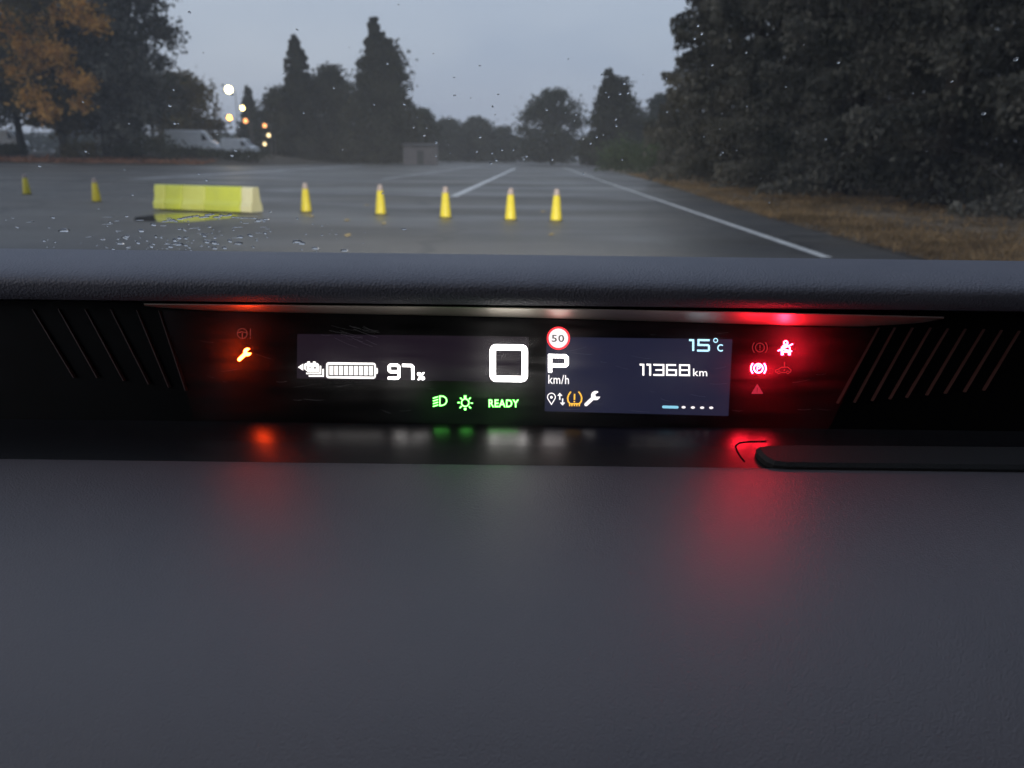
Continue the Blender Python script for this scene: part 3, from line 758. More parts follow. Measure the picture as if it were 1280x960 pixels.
vs2, fs2 = ribbon([(958, 551.5), (935, 551.8), (924, 553.5), (919.5, 557), (921, 563), (926, 571), (931, 577)], 1.6)
mesh_obj("seam", [ledge_pt(v[0], v[1], 0.0003) for v in vs2], fs2, M_GAP, car)

# side ribs
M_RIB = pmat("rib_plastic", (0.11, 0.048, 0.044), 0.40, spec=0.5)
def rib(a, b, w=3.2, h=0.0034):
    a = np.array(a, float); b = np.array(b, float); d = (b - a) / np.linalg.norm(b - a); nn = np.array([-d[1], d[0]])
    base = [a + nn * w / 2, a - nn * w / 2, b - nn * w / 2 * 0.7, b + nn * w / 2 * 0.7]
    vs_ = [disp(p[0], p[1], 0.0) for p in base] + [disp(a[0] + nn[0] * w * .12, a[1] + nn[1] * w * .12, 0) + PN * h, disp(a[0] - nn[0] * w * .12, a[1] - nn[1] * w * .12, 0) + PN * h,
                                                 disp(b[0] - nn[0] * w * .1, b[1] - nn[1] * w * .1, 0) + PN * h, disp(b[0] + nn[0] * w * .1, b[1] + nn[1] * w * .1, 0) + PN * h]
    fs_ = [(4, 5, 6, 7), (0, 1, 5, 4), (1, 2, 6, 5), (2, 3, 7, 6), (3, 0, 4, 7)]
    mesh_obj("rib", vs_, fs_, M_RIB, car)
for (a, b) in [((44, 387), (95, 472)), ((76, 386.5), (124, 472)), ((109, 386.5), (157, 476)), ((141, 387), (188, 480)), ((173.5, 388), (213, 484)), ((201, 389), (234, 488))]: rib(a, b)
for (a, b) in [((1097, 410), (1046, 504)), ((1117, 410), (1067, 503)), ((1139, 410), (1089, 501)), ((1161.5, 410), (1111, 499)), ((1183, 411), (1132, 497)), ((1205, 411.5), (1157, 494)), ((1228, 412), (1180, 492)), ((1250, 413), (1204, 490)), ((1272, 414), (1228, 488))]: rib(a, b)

# ---- screens and lit symbols
def ematt(n_, c, s=1.0): return emat(n_, c, s)
E_WHITE = ematt("lit_white", (1.0, 0.95, 0.93), 9.0)
E_GAUGE = ematt("lit_gauge", (1.0, 0.95, 0.93), 1.8)
E_UNIT = ematt("lit_unit", (1.0, 0.95, 0.95), 1.5)
E_SOFTW = ematt("lit_soft_white", (1.0, 0.93, 0.95), 1.25)
E_BLUE = ematt("lit_pale_blue", (0.45, 0.80, 1.0), 1.7)
E_BLUE2 = ematt("lit_blue", (0.30, 0.72, 0.95), 1.0)
E_GREEN = ematt("lit_green", (0.16, 1.0, 0.13), 7.0)
E_AMBER = ematt("lit_amber", (1.0, 0.050, 0.006), 150.0)
E_GOLD = ematt("lit_gold", (1.0, 0.52, 0.06), 1.4)
E_RED = ematt("lit_red", (1.0, 0.010, 0.028), 270.0)
E_REDRING = ematt("lit_red_ring", (1.0, 0.03, 0.04), 2.0)
E_DIMRED = ematt("dim_red", (0.50, 0.035, 0.045), 0.55)
E_DIMTRI = ematt("dim_triangle", (0.60, 0.030, 0.065), 0.75)
E_DIMBROWN = ematt("dim_brown", (0.12, 0.030, 0.026), 0.8)
M_INK = pmat("dark_ink", (0.01, 0.01, 0.012), 0.6, spec=0.1)
M_INKG = pmat("grey_ink", (0.03, 0.03, 0.035), 0.6, spec=0.1)

def screen_mat(name, col):
    m, nt, out = new_mat(name)
    b = nt.nodes.new("ShaderNodeBsdfPrincipled"); b.inputs["Base Color"].default_value = (0.012, 0.012, 0.014, 1); b.inputs["Roughness"].default_value = 0.35
    b.inputs["Specular IOR Level"].default_value = 0.3
    b.inputs["Emission Color"].default_value = (*col, 1); b.inputs["Emission Strength"].default_value = 1.0
    nt.links.new(b.outputs[0], out.inputs[0]); return m
def panel_quad(name, pts, mat, lift, th=0.0008):
    f = [disp(x, y, lift) for x, y in pts]; b = [disp(x, y, lift) - PN * th for x, y in pts]
    return mesh_obj(name, f + b, [(0, 1, 2, 3), (0, 4, 5, 1), (1, 5, 6, 2), (2, 6, 7, 3), (3, 7, 4, 0), (7, 6, 5, 4)], mat, car)
chg = panel_quad("charge_screen", [(372, 399), (661, 406), (660, 478), (371, 473)], screen_mat("charge_screen_glow", (0.0100, 0.0055, 0.0115)), 0.0009)
trip = panel_quad("trip_screen", [(684, 405), (916, 412.5), (910.5, 520), (681, 514)], screen_mat("trip_screen_glow", (0.0150, 0.0165, 0.0400)), 0.0009)

LIFT = 0.0013
def sym(name, mat, parent, parts, lift=LIFT):
    """parts: ('s', pts, width[, closed]) stroke, ('p', pts) polygon -- pixel coordinates"""
    m = MB()
    for q in parts:
        if q[0] == 's':
            v, f = ribbon(q[1], q[2], q[3] if len(q) > 3 else False)
            m.add([disp(a[0], a[1], lift) for a in v], f)
            if len(q) > 4 and q[4]:     # round caps
                for c in (q[1][0], q[1][-1]):
                    pts_ = [(c[0] + q[2] / 2 * math.cos(t * .5236), c[1] + q[2] / 2 * math.sin(t * .5236)) for t in range(12)]
                    m.add([disp(a[0], a[1], lift + 0.00002) for a in pts_], [tuple(range(12))])
        else:
            m.add([disp(a[0], a[1], lift) for a in q[1]], [tuple(range(len(q[1])))])
    return m.build(name, mat, parent)
def arc(cx, cy, r_, a0=0, a1=360, n_=24, ry=None):
    full = abs(a1 - a0) >= 360; k = n_ if full else n_ + 1
    return [(cx + r_ * math.cos(R(a0 + (a1 - a0) * i / n_)), cy + (ry or r_) * math.sin(R(a0 + (a1 - a0) * i / n_))) for i in range(k)]
def rrect(x0, y0, x1, y1, r_, n_=5, skew=0.0):
    o = []
    for (cx, cy, a) in ((x1 - r_, y0 + r_, -90), (x1 - r_, y1 - r_, 0), (x0 + r_, y1 - r_, 90), (x0 + r_, y0 + r_, 180)):
        o += arc(cx, cy, r_, a, a + 90, n_)
    xm = (x0 + x1) / 2
    return [(x, y + (x - xm) * skew) for x, y in o]
def text(name, s, x0, y0, x1, y1, mat, parent, bold=0.0, lift=LIFT, skew=0.018):
    cu = bpy.data.curves.new("t", 'FONT'); cu.body = s; cu.offset = bold; cu.resolution_u = 3; cu.space_character = 1.08
    to = bpy.data.objects.new("t", cu); COL.objects.link(to)
    dg = bpy.context.evaluated_depsgraph_get(); me = bpy.data.meshes.new_from_object(to.evaluated_get(dg))
    co = np.zeros(len(me.vertices) * 3); me.vertices.foreach_get("co", co); co = co.reshape(-1, 3)
    fs_ = [tuple(p.vertices) for p in me.polygons]
    bpy.data.objects.remove(to); bpy.data.curves.remove(cu); bpy.data.meshes.remove(me)
    mn = co.min(0); mx = co.max(0)
    vs_ = []
    for c in co:
        u = (c[0] - mn[0]) / (mx[0] - mn[0]); v = (c[1] - mn[1]) / (mx[1] - mn[1])
        x = x0 + (x1 - x0) * u; vs_.append(disp(x, y1 + (y0 - y1) * v + (x - (x0 + x1) / 2) * skew, lift))
    return mesh_obj(name, vs_, fs_, mat, parent)
Z = lambda ox, oy, s: (lambda *pts: [(ox + x / s, oy + y / s) for x, y in pts])

# charge screen
z = Z(365, 440, 7.111)
sym("battery_stack_icon", E_GAUGE, chg, [('p', z((52, 135), (100, 103), (100, 166))), ('p', z((107, 108), (125, 98), (135, 98), (135, 84), (160, 84), (160, 98), (186, 98), (186, 84), (210, 84), (210, 98), (226, 98), (240, 112), (240, 176), (140, 176), (107, 150))),
    ('s', z((126, 190), (253, 190), (253, 122)), 14 / 7.1), ('s', z((148, 213), (277, 213), (277, 150)), 14 / 7.1)])
sym("battery_stack_marks", M_INK, chg, [('s', z((130, 122), (130, 160)), 1.0), ('s', z((150, 140), (172, 140)), 1.1), ('s', z((190, 140), (218, 140)), 1.1), ('s', z((204, 126), (204, 156)), 1.1)], LIFT + 0.0003)
sym("battery_gauge", E_GAUGE, chg, [('p', rrect(365 + 303 / 7.111, 440 + 93 / 7.111, 365 + 745 / 7.111, 440 + 236 / 7.111, 3.5, skew=0.012)), ('p', z((746, 142), (758, 142), (763, 150), (763, 186), (758, 195), (746, 195)))])
sym("battery_gauge_divisions", M_INKG, chg, [('s', z((328, 118), (724, 121), (724, 213), (328, 209)), 1.5, True)] + [('s', z((x, 119), (x, 211)), 1.4) for x in (372, 414, 458, 501, 545, 590, 634, 678)], LIFT + 0.0003)
nine = [(498.6, 463.5), (498.6, 458.6), (496.5, 456.6), (488, 456.3), (486.3, 458), (486.3, 463), (488, 464.8), (498.6, 465)]
sym("charge_percentage", E_WHITE, chg, [('s', [(498.6, 464.8), (488.2, 464.6), (486.4, 462.8), (486.4, 458.2), (488.2, 456.4), (496.8, 456.6), (498.6, 458.4), (498.6, 471), (496.8, 472.8), (485, 472.6)], 3.3),
    ('s', [(502.8, 456.7), (514, 456.9), (516, 458.8), (516, 474.5)], 3.4)])
text("percent_sign", "%", 521.5, 465.5, 531, 475, E_WHITE, chg, 0.03)
sym("speed_digit", E_WHITE, chg, [('s', rrect(616.0, 434.2, 656.0, 473.6, 4.2, skew=0.012), 7.2, True)])
# tell-tales in the housing
z = Z(530, 480, 9.846)
sym("headlight_lamp", E_GREEN, housing, [('s', z((195, 148), (195, 266), (232, 262), (265, 244), (280, 210), (272, 176), (240, 152)), 1.5, True)] + [('s', z((110, y), (175, y - 20)), 1.4) for y in (176, 210, 243, 277)])
sym("side_light_lamp", E_GREEN, housing, [('s', [(530 + (507 + 46 * math.cos(t)) / 9.846, 480 + (230 + 46 * math.sin(t)) / 9.846) for t in np.linspace(0, 6.283, 21)[:-1]], 1.5, True),
    ('s', z((507, 140), (507, 178)), 3.2), ('p', arc(530 + 507 / 9.846, 480 + 308 / 9.846, 1.7, n_=10))] +
    [('s', z(a, b), 1.5) for a, b in (((412, 228), (440, 229)), ((574, 234), (602, 236)), ((445, 168), (466, 190)), ((575, 168), (553, 190)), ((440, 296), (463, 272)), ((577, 298), (554, 275)))])
text("ready_lamp", "READY", 610.8, 499.3, 648.6, 509.0, E_GREEN, housing, 0.022, skew=0.008)
z = Z(270, 395, 13.714)
sym("steering_fault_lamp", E_DIMBROWN, housing, [('s', arc(270 + 450 / 13.714, 395 + 300 / 13.714, 6.2, n_=20), 1.1, True), ('s', z((375, 290), (440, 270), (530, 290)), 1.1), ('s', z((450, 290), (450, 380)), 1.4), ('s', z((590, 215), (590, 345)), 1.3), ('s', z((590, 365), (590, 390)), 1.3)])
def wrench(hx, hy, tx, ty, w, r_):
    """open-ended spanner: handle from tail (tx,ty) to head centre (hx,hy), jaw opens to the upper right"""
    a = math.degrees(math.atan2(hy - ty, hx - tx)); out = []
    jaw = a + 25
    ring_ = arc(hx, hy, r_, jaw + 32, jaw + 328, 20)
    c1 = (hx + r_ * .25 * math.cos(R(jaw - 95)), hy + r_ * .25 * math.sin(R(jaw - 95))); c2 = (hx + r_ * .25 * math.cos(R(jaw + 95)), hy + r_ * .25 * math.sin(R(jaw + 95)))
    return [('p', ring_ + [c1, c2]), ('s', [(tx, ty), (hx - (hx - tx) * .3, hy - (hy - ty) * .3)], w, False, True)]
sym("service_lamp", E_AMBER, housing, wrench(309.2, 440.0, 299.2, 449.3, 4.2, 5.0))
# right tell-tales
z = Z(920, 400, 9.6)
def brake_lamp(name, cx, cy, mat, w, parts):
    return sym(name, mat, housing, [('s', arc(cx, cy, 5.5, n_=22), w, True), ('s', arc(cx, cy, 9.3, 138, 222, 8), w), ('s', arc(cx, cy, 9.3, -42, 42, 8), w)] + parts)
brake_lamp("brake_fault_lamp", 949.9, 434.4, E_DIMRED, 1.0, [('s', [(950, 431), (950, 435.5)], 1.1), ('s', [(950, 436.6), (950, 437.8)], 1.1)])
brake_lamp("parking_brake_lamp", 948.0, 460.4, E_RED, 1.6, [('s', [(946.6, 463.6), (946.6, 457.6), (949.2, 457.6), (950.2, 459), (949.2, 460.7), (946.8, 460.7)], 1.1)])
sym("seat_belt_lamp", E_RED, housing, [('s', arc(982.2, 428.6, 2.3, n_=14), 1.5, True), ('s', z((552, 385), (548, 335), (570, 308), (628, 308), (646, 335), (646, 385)), 1.5), ('p', z((540, 372), (655, 372), (655, 420), (625, 420), (625, 388), (570, 388), (570, 420), (540, 420))),
    ('s', z((502, 372), (560, 345), (640, 308), (682, 286)), 1.3), ('s', z((560, 350), (672, 376)), 1.3)])
sym("plugged_car_lamp", E_DIMRED, housing, [('s', z((500, 630), (475, 625), (475, 600), (510, 590), (545, 568), (620, 566), (650, 590), (660, 600), (655, 625), (640, 630)), 1.0), ('s', z((540, 630), (600, 630)), 1.0),
    ('s', arc(920 + 515 / 9.6, 400 + 628 / 9.6, 1.7, n_=10), .8, True), ('s', arc(920 + 622 / 9.6, 400 + 628 / 9.6, 1.7, n_=10), .8, True), ('s', z((582, 505), (582, 562)), 1.1), ('s', z((585, 588), (572, 604), (586, 600), (574, 616)), .7)])
sym("hazard_lamp", E_DIMTRI, housing, [('p', z((255, 765), (328, 886), (182, 886)))])
sym("hazard_mark", M_INK, housing, [('s', z((255, 812), (255, 850)), .9), ('s', z((255, 858), (255, 868)), .9)], LIFT + 0.0003)

# trip screen
sym("speed_sign_ring", E_REDRING, trip, [('s', arc(698, 422.8, 13.2, n_=36), 2.4, True)])
sym("speed_sign_disc", E_SOFTW, trip, [('p', arc(698, 422.8, 12.1, n_=36))], LIFT + 0.0001)
text("speed_limit_number", "50", 689.6, 418.6, 705.2, 427.4, M_INK, trip, 0.008, LIFT + 0.0004)
sym("gear_letter", E_WHITE, trip, [('s', [(687.6, 465.6), (687.6, 445.0), (706.2, 445.3), (708.4, 447.2), (708.4, 455.0), (706.2, 457), (690, 456.8)], 4.6)])
text("speed_unit", "km/h", 685.4, 468.6, 711.2, 480.0, E_UNIT, trip, 0.006)
z = Z(675, 470, 14.222)
pin = [(675 + (203 + 70 * math.cos(R(a))) / 14.222, 470 + (375 + 70 * math.sin(R(a))) / 14.222) for a in range(150, 391, 20)]
sym("map_pin_icon", E_UNIT, trip, [('s', pin + z((203, 505)), 1.1, True), ('p', arc(675 + 203 / 14.222, 470 + 378 / 14.222, 1.7, n_=10))])
sym("data_arrows_icon", E_UNIT, trip, [('s', z((352, 425), (352, 345)), 1.5), ('p', z((306, 352), (352, 298), (400, 352))), ('s', z((402, 400), (402, 478)), 1.5), ('p', z((354, 472), (448, 472), (402, 524)))])
sym("tyre_pressure_icon", E_GOLD, trip, [('s', z((548, 278), (512, 330), (492, 390), (500, 450), (530, 490)), 1.8), ('s', z((686, 278), (724, 330), (742, 390), (734, 450), (702, 490)), 1.8), ('s', z((515, 494), (712, 494)), 1.6),
    ('s', z((614, 318), (612, 425)), 1.9), ('s', z((610, 445), (610, 468)), 1.9)] + [('s', z((x, 494), (x, 538)), 1.5) for x in (528, 568, 612, 655, 698)])
sym("spanner_icon", E_UNIT, trip, wrench(744.6, 494.4, 732.6, 505.6, 4.4, 5.8))
z = Z(660, 380, 4.571)
sym("temperature_number", E_BLUE, trip, [('s', z((920, 206), (944, 207), (944, 268)), 2.5), ('s', z((1038, 207), (974, 206), (974, 234), (1028, 235), (1034, 240), (1034, 262), (1028, 267), (966, 266)), 2.5)])
sym("temperature_unit", E_BLUE, trip, [('s', arc(660 + 1072 / 4.571, 380 + 208 / 4.571, 2.5, n_=14), 1.1, True), ('s', arc(660 + 1102 / 4.571, 380 + 251 / 4.571, 3.8, 50, 310, 14), 1.5)])
sym("mileage_number", E_GAUGE, trip, [('s', z((638, 346), (659, 347), (659, 409)), 2.3), ('s', z((677, 346), (698, 347), (698, 409)), 2.3),
    ('s', z((716, 347), (774, 348), (774, 406), (716, 405)), 2.1), ('s', z((728, 377), (774, 377)), 1.9), ('s', z((846, 349), (794, 348), (794, 405), (846, 406), (846, 378), (794, 377)), 2.1),
    ('s', z((868, 349), (921, 350), (921, 407), (868, 406)), 2.1, True), ('s', z((868, 378), (921, 378)), 1.9)])
text("mileage_unit", "km", 866.4, 460.8, 884.0, 470.2, E_UNIT, trip, 0.006)
sym("page_bar", E_BLUE2, trip, [('s', z((774, 588), (853, 590)), 3.4, False, True)])
for x, y in ((889, 590), (942, 591.5), (995, 592.5), (1047, 593)):
    sym("page_dot", E_SOFTW, trip, [('p', arc(660 + x / 4.571, 380 + y / 4.571, 2.6, n_=14, ry=1.6))])

# smoked, slightly dirty cover lens in front of the display
def cover_mat():
    m, nt, out = new_mat("dusty_cover_lens")
    tc = nt.nodes.new("ShaderNodeTexCoord"); mp = nt.nodes.new("ShaderNodeMapping"); mp.inputs["Scale"].default_value = (18, 60, 190)
    mp.inputs["Rotation"].default_value = (0, R(6), 0)
    nt.links.new(tc.outputs["Object"], mp.inputs["Vector"])
    n1 = nt.nodes.new("ShaderNodeTexNoise"); n1.inputs["Scale"].default_value = 1.0; n1.inputs["Detail"].default_value = 6
    nt.links.new(mp.outputs[0], n1.inputs["Vector"])
    n2 = nt.nodes.new("ShaderNodeTexNoise"); n2.inputs["Scale"].default_value = 22.0; n2.inputs["Detail"].default_value = 3
    nt.links.new(tc.outputs["Object"], n2.inputs["Vector"])
    mu = nt.nodes.new("ShaderNodeMath"); mu.operation = 'MULTIPLY'
    nt.links.new(n1.outputs[0], mu.inputs[0]); nt.links.new(n2.outputs[0], mu.inputs[1])
    mr = nt.nodes.new("ShaderNodeMapRange"); mr.inputs[1].default_value = 0.12; mr.inputs[2].default_value = 0.42; mr.inputs[3].default_value = 0.006; mr.inputs[4].default_value = 0.085
    nt.links.new(mu.outputs[0], mr.inputs[0])
    tr = nt.nodes.new("ShaderNodeBsdfTransparent"); tr.inputs[0].default_value = (0.96, 0.96, 0.96, 1)
    tl = nt.nodes.new("ShaderNodeBsdfTranslucent"); tl.inputs[0].default_value = (0.8, 0.8, 0.8, 1)
    mx = nt.nodes.new("ShaderNodeMixShader"); nt.links.new(mr.outputs[0], mx.inputs[0]); nt.links.new(tr.outputs[0], mx.inputs[1]); nt.links.new(tl.outputs[0], mx.inputs[2])
    gl = nt.nodes.new("ShaderNodeBsdfGlossy"); gl.inputs["Roughness"].default_value = 0.12
    fr = facing_reflect(nt, 0.006)
    m2 = nt.nodes.new("ShaderNodeMixShader"); nt.links.new(fr.outputs[0], m2.inputs[0]); nt.links.new(mx.outputs[0], m2.inputs[1]); nt.links.new(gl.outputs[0], m2.inputs[2])
    nt.links.new(m2.outputs[0], out.inputs[0]); return m
GAPL = 0.0135
def lens_pt(px, py): return disp(px, py, GAPL)
lens_px = [(203, 388.5), (640, 398.0), (1096, 411.0), (1036, 536.6), (640, 531.0), (243, 524.8)]
cover = mesh_obj("cover_lens", [lens_pt(*p) for p in lens_px], [(0, 1, 4, 5), (1, 2, 3, 4)], cover_mat(), car)

M_SCR = pmat("scratch_haze", (0.34, 0.34, 0.36), 0.5)
m = MB(); rng.seed(5)
def scratch(px, py, L_, a, w):
    q = [(px + L_ * t * math.cos(a) , py + L_ * t * math.sin(a) + 2.0 * math.sin(t * 3) * 0.4) for t in (0, .33, .66, 1)]
    v, f = ribbon(q, w); m.add([disp(b[0], b[1], GAPL + 0.0002) for b in v], f)
for _ in range(16): scratch(408 + rng.uniform(0, 50), 407 + rng.uniform(0, 20), rng.uniform(8, 34), R(rng.uniform(8, 24)), rng.uniform(.10, .28))
for _ in range(40): scratch(rng.uniform(250, 1030), rng.uniform(415, 515), rng.uniform(4, 26), R(rng.uniform(-14, 22)), rng.uniform(.06, .16))
m.build("scratch_marks", M_SCR, cover)
# ---- windscreen
WB = (1.0, 1.10); sl = 0.614
WT = (0.29, 1.10 + sl * 0.71)
def ws_off(x): return -0.10 * (x / 0.7) ** 2
def ws_point(x, Y0): return Vector((x, Y0 + ws_off(x), WB[1] + sl * (WB[0] - Y0)))
def ws_hit(px, py):
    d = ray(px, py); lo, hi = 0.1, 1.3
    for _ in range(50):
        mdd = (lo + hi) / 2; p_ = CAM + d * mdd
        zs = WB[1] + sl * (WB[0] - (p_.y - ws_off(p_.x)))
        if p_.z < zs: lo = mdd
        else: hi = mdd
    return CAM + d * lo
def ws_normal(p_):
    g_ = Vector((-sl * (-0.10 * 2 * p_.x / 0.49), sl, 1.0))  # gradient of z - (WB+sl*(WB-(y-off)))
    return g_.normalized()
def glass_mat():
    m, nt, out = new_mat("windscreen_glass")
    tr = nt.nodes.new("ShaderNodeBsdfTransparent"); tr.inputs[0].default_value = (0.965, 0.985, 0.98, 1)
    gl = nt.nodes.new("ShaderNodeBsdfGlossy"); gl.inputs["Roughness"].default_value = 0.02
    fr = facing_reflect(nt, 0.03)
    mx = nt.nodes.new("ShaderNodeMixShader")
    nt.links.new(fr.outputs[0], mx.inputs[0]); nt.links.new(tr.outputs[0], mx.inputs[1]); nt.links.new(gl.outputs[0], mx.inputs[2]); nt.links.new(mx.outputs[0], out.inputs[0]); return m
vs = []; fs = []; a_, b_ = 20, 14
for j in range(b_ + 1):
    for i in range(a_ + 1):
        vs.append(ws_point(-0.70 + 1.40 * i / a_, WB[0] + (WT[0] - WB[0]) * j / b_))
for j in range(b_):
    for i in range(a_): fs.append((j * (a_ + 1) + i, j * (a_ + 1) + i + 1, (j + 1) * (a_ + 1) + i + 1, (j + 1) * (a_ + 1) + i))
mesh_obj("windscreen", vs, fs, glass_mat(), car, True)

# raindrops on the outside of the glass
def water_mat():
    m, nt, out = new_mat("rain_water")
    gl = nt.nodes.new("ShaderNodeBsdfGlass"); gl.inputs["IOR"].default_value = 1.33; gl.inputs["Roughness"].default_value = 0.0
    nt.links.new(gl.outputs[0], out.inputs[0]); return m
drops = MB(); rng.seed(77)
def drop(px, py, rp, ax=1.0, rot=0.0, flat=0.45):
    p_ = ws_hit(px, py); nn = ws_normal(p_); dist = (p_ - CAM).length
    rw = rp / FPX * dist
    u_ = Vector((1, 0, 0)); u_ = (u_ - nn * u_.dot(nn)).normalized(); w_ = nn.cross(u_)
    foreshort = 1.6
    K_ = 10; rings_ = [(1.0, 0.0), (0.93, 0.32), (0.70, 0.70), (0.38, 0.93)]
    ph = [1 + 0.22 * rng.uniform(-1, 1) for _ in range(K_)]
    vs_ = []; c_, s_ = math.cos(rot), math.sin(rot)
    base = p_ + nn * 0.0006
    for (rr, hh) in rings_:
        for k in range(K_):
            a = 2 * math.pi * k / K_; x = rw * ax * rr * ph[k] * math.cos(a); y = rw * foreshort * rr * ph[k] * math.sin(a) / max(0.6, ax ** 0.5)
            x, y = x * c_ - y * s_, x * s_ + y * c_
            vs_.append(base + u_ * x + w_ * y + nn * (rw * flat * hh))
    vs_.append(base + nn * rw * flat)
    fs_ = [tuple(range(K_ - 1, -1, -1))]
    for i in range(3):
        for k in range(K_):
            k2 = (k + 1) % K_; fs_.append((i * K_ + k, i * K_ + k2, (i + 1) * K_ + k2, (i + 1) * K_ + k))
    for k in range(K_): fs_.append((3 * K_ + k, 3 * K_ + (k + 1) % K_, 4 * K_))
    drops.add(vs_, fs_)
for _ in range(85):                       # fine drops everywhere, more in the middle band
    px = rng.gauss(600, 300) if rng.random() < 0.7 else rng.uniform(0, 1280); py = rng.triangular(0, 300, 170)
    if 0 < px < 1280: drop(px, py, rng.uniform(0.6, 1.5), rng.uniform(0.8, 1.5), rng.uniform(-.6, .6))
for (px, py, r_) in [(290, 120, 1.8), (505, 131, 2.2), (545, 178, 2.6), (600, 172, 2), (658, 196, 2), (655, 200, 1.6), (690, 200, 2), (780, 105, 2.4), (775, 118, 2.2), (785, 117, 2), (770, 150, 2), (770, 158, 2), (746, 172, 2), (738, 180, 2), (683, 138, 2), (720, 144, 1.8),
                   (620, 201, 2.2), (614, 205, 2), (290, 195, 2.2), (294, 189, 2), (258, 226, 2), (218, 155, 2), (212, 133, 2), (872, 33, 2), (877, 43, 2.2), (868, 49, 2), (890, 82, 2), (530, 170, 2), (517, 160, 1.7), (596, 190, 1.9), (1270, 75, 2.6), (1230, 143, 2.6)]:
    drop(px, py, r_ * 0.8, rng.uniform(.9, 1.4), rng.uniform(-.5, .5))
for _ in range(75):                       # lower left, water pushed aside by the wiper
    px = 230 + rng.gauss(0, 62); py = 314 - abs(rng.gauss(0, 17))
    if px > 0 and py > 262: drop(px, py, 0.7 + 2.4 * rng.random() ** 2, rng.uniform(0.7, 1.5), rng.uniform(-.5, .3), flat=0.7)
for _ in range(45):
    px = rng.uniform(0, 460); py = rng.uniform(262, 315)
    drop(px, py, rng.uniform(0.5, 1.6), rng.uniform(0.8, 1.6), rng.uniform(-.5, .3))
for i in range(26):                        # a wavy rim of water
    t = i / 25; px = 205 + 128 * t; py = 279 - 10 * math.sin(t * 2.6) + 4 * t + 2.0 * rng.uniform(-1, 1) - 1.0
    drop(px, py, rng.uniform(1.2, 2.2), rng.uniform(1.6, 3.2), -0.25 + 0.5 * t, flat=0.6)
for _ in range(26):                        # short smeared streaks left by the wiper
    px = rng.gauss(235, 75); py = rng.uniform(270, 309)
    if px > 5: drop(px, py, rng.uniform(0.8, 1.3), rng.uniform(3.0, 6.5), rng.uniform(-.12, .22), flat=0.5)
for (px, py, r_) in [(80, 289, 3.2), (222, 306, 3.4), (298, 305, 3.2), (300, 297, 2.6), (372, 303, 3.2), (377, 305, 2.6), (394, 311, 2.6), (430, 314, 2.6), (505, 287, 1.8), (150, 305, 2.4), (128, 300, 1.8)]:
    drop(px, py, r_, 1.8, rng.uniform(-.2, .3), flat=0.6)
dro = drops.build("raindrops", water_mat(), None, True)
tag(dro, "clear raindrops scattered over the windscreen glass", "raindrops", kind="stuff")

# ---- rest of the car shell, mostly out of view
m = MB()  # roof with headliner
rp = [(0.29, 1.538), (0.20, 1.585), (0.05, 1.630), (-0.2, 1.655), (-0.8, 1.665), (-1.7, 1.60), (-1.7, 1.635), (-0.8, 1.70), (-0.2, 1.69), (0.05, 1.665), (0.20, 1.62), (0.285, 1.575)]
extrude("roof", rp, M_HEAD, x0=-0.66, x1=0.66, n=6, closed=True, smooth=False)
for s in (-1, 1):
    m = MB(); m.tube([(s * 0.735, 0.93, 1.09), (s * 0.70, 0.45, 1.40), (s * 0.66, 0.0, 1.66)], [0.045, 0.04, 0.04], 8); m.build("pillar", M_HEAD, car, True)
    m = MB(); m.box(s * 0.745 if s > 0 else -0.80, 0.80 if s > 0 else -0.745, -1.7, 0.93, 0.35, 1.06); m.build("door", M_PANEL, car)
    m = MB(); m.tube([(s * 0.735, -0.62, 1.05), (s * 0.66, -0.62, 1.67)], [0.06, 0.05], 8); m.build("pillar", M_HEAD, car, True)
m = MB(); m.box(-0.745, 0.745, -1.78, -1.705, 0.35, 1.32); m.build("rear_panel", M_PANEL, car)
for s_ in (-1, 1):
    m = MB(); x0, x1 = sorted((s_ * 0.66, s_ * 0.74)); m.box(x0, x1, -1.70, -1.0, 1.062, 1.60); m.build("rear_pillar", M_PANEL, car)
for sx in (-0.38, 0.38):
    m = MB(); m.box(sx - 0.25, sx + 0.25, -0.66, -0.50, 0.50, 1.28); bevel(m.build("seat_back", M_PANEL, car), 0.05, 3)
    m = MB(); m.box(sx - 0.14, sx + 0.14, -0.64, -0.53, 1.30, 1.52); bevel(m.build("headrest", M_PANEL, car), 0.04, 3)
    m = MB(); m.box(sx - 0.26, sx + 0.26, -0.49, 0.02, 0.40, 0.62); bevel(m.build("seat_cushion", M_PANEL, car), 0.05, 3)
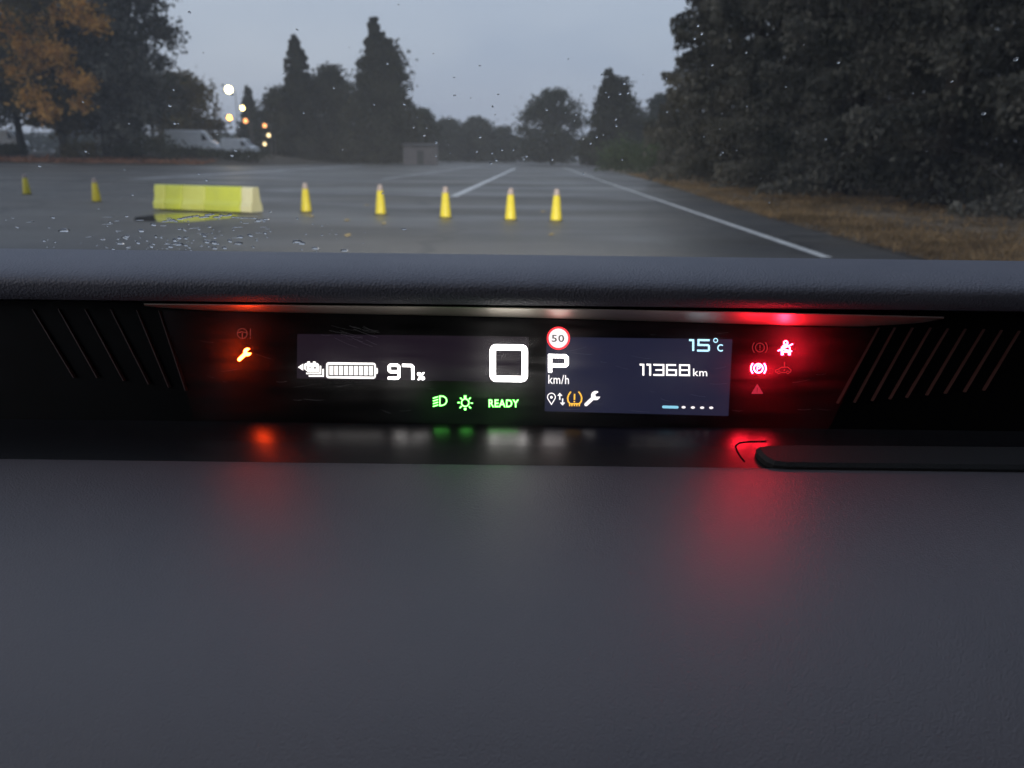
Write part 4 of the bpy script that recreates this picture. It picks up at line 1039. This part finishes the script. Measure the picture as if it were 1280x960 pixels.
m = MB(); m.box(-0.745, 0.745, -1.7, 0.05, 0.30, 0.345); m.build("floor_pan", M_PANEL, car)
m = MB(); m.add([(-0.72, 1.01, 1.055), (0.72, 1.01, 1.055), (0.74, 1.5, 0.99), (-0.74, 1.5, 0.99), (0.70, 1.95, 0.86), (-0.70, 1.95, 0.86), (0.66, 2.08, 0.55), (-0.66, 2.08, 0.55), (-0.72, 1.01, 0.4), (0.72, 1.01, 0.4), (0.66, 2.05, 0.3), (-0.66, 2.05, 0.3)],
      [(0, 1, 2, 3), (3, 2, 4, 5), (5, 4, 6, 7), (7, 6, 10, 11), (8, 9, 1, 0), (0, 3, 5, 7, 11, 8), (1, 9, 10, 6, 4, 2), (8, 11, 10, 9)])
m.build("bonnet", M_CARP, car)
# low-beam headlights (the green symbol shows they are on)
M_HL = emat("headlight_lens", (1.0, 0.90, 0.74), 6)
for s in (-1, 1):
    m = MB(); m.tube([(s * 0.53, 2.04, 0.66), (s * 0.53, 2.12, 0.66)], [0.10, 0.09], 16); m.build("headlight", M_HL, car)
    ld = bpy.data.lights.new("headlight_beam", 'SPOT'); ld.energy = 6800; ld.color = (1.0, 0.90, 0.74); ld.spot_size = R(54); ld.spot_blend = 0.85; ld.shadow_soft_size = 0.05
    lo_ = bpy.data.objects.new("headlight_beam", ld); COL.objects.link(lo_); lo_.parent = car
    lo_.location = (s * 0.53, 2.16, 0.66)
    tgt = Vector((-1.6 + s * 0.53, 15.5, 0.10)); dirv = tgt - Vector(lo_.location)
    lo_.rotation_euler = dirv.to_track_quat('-Z', 'Y').to_euler()

# ================================================================== haze
hzb = MB(); hzb.box(-490, 490, -90, 610, -1.0, 36.0)
m, nt, out = new_mat("haze_air")
pv = nt.nodes.new("ShaderNodeVolumePrincipled"); pv.inputs["Color"].default_value = (0.90, 0.94, 1.0, 1); pv.inputs["Density"].default_value = 0.0009
nt.links.new(pv.outputs[0], out.inputs["Volume"])
hz = hzb.build("haze", m); tag(hz, kind="stuff")
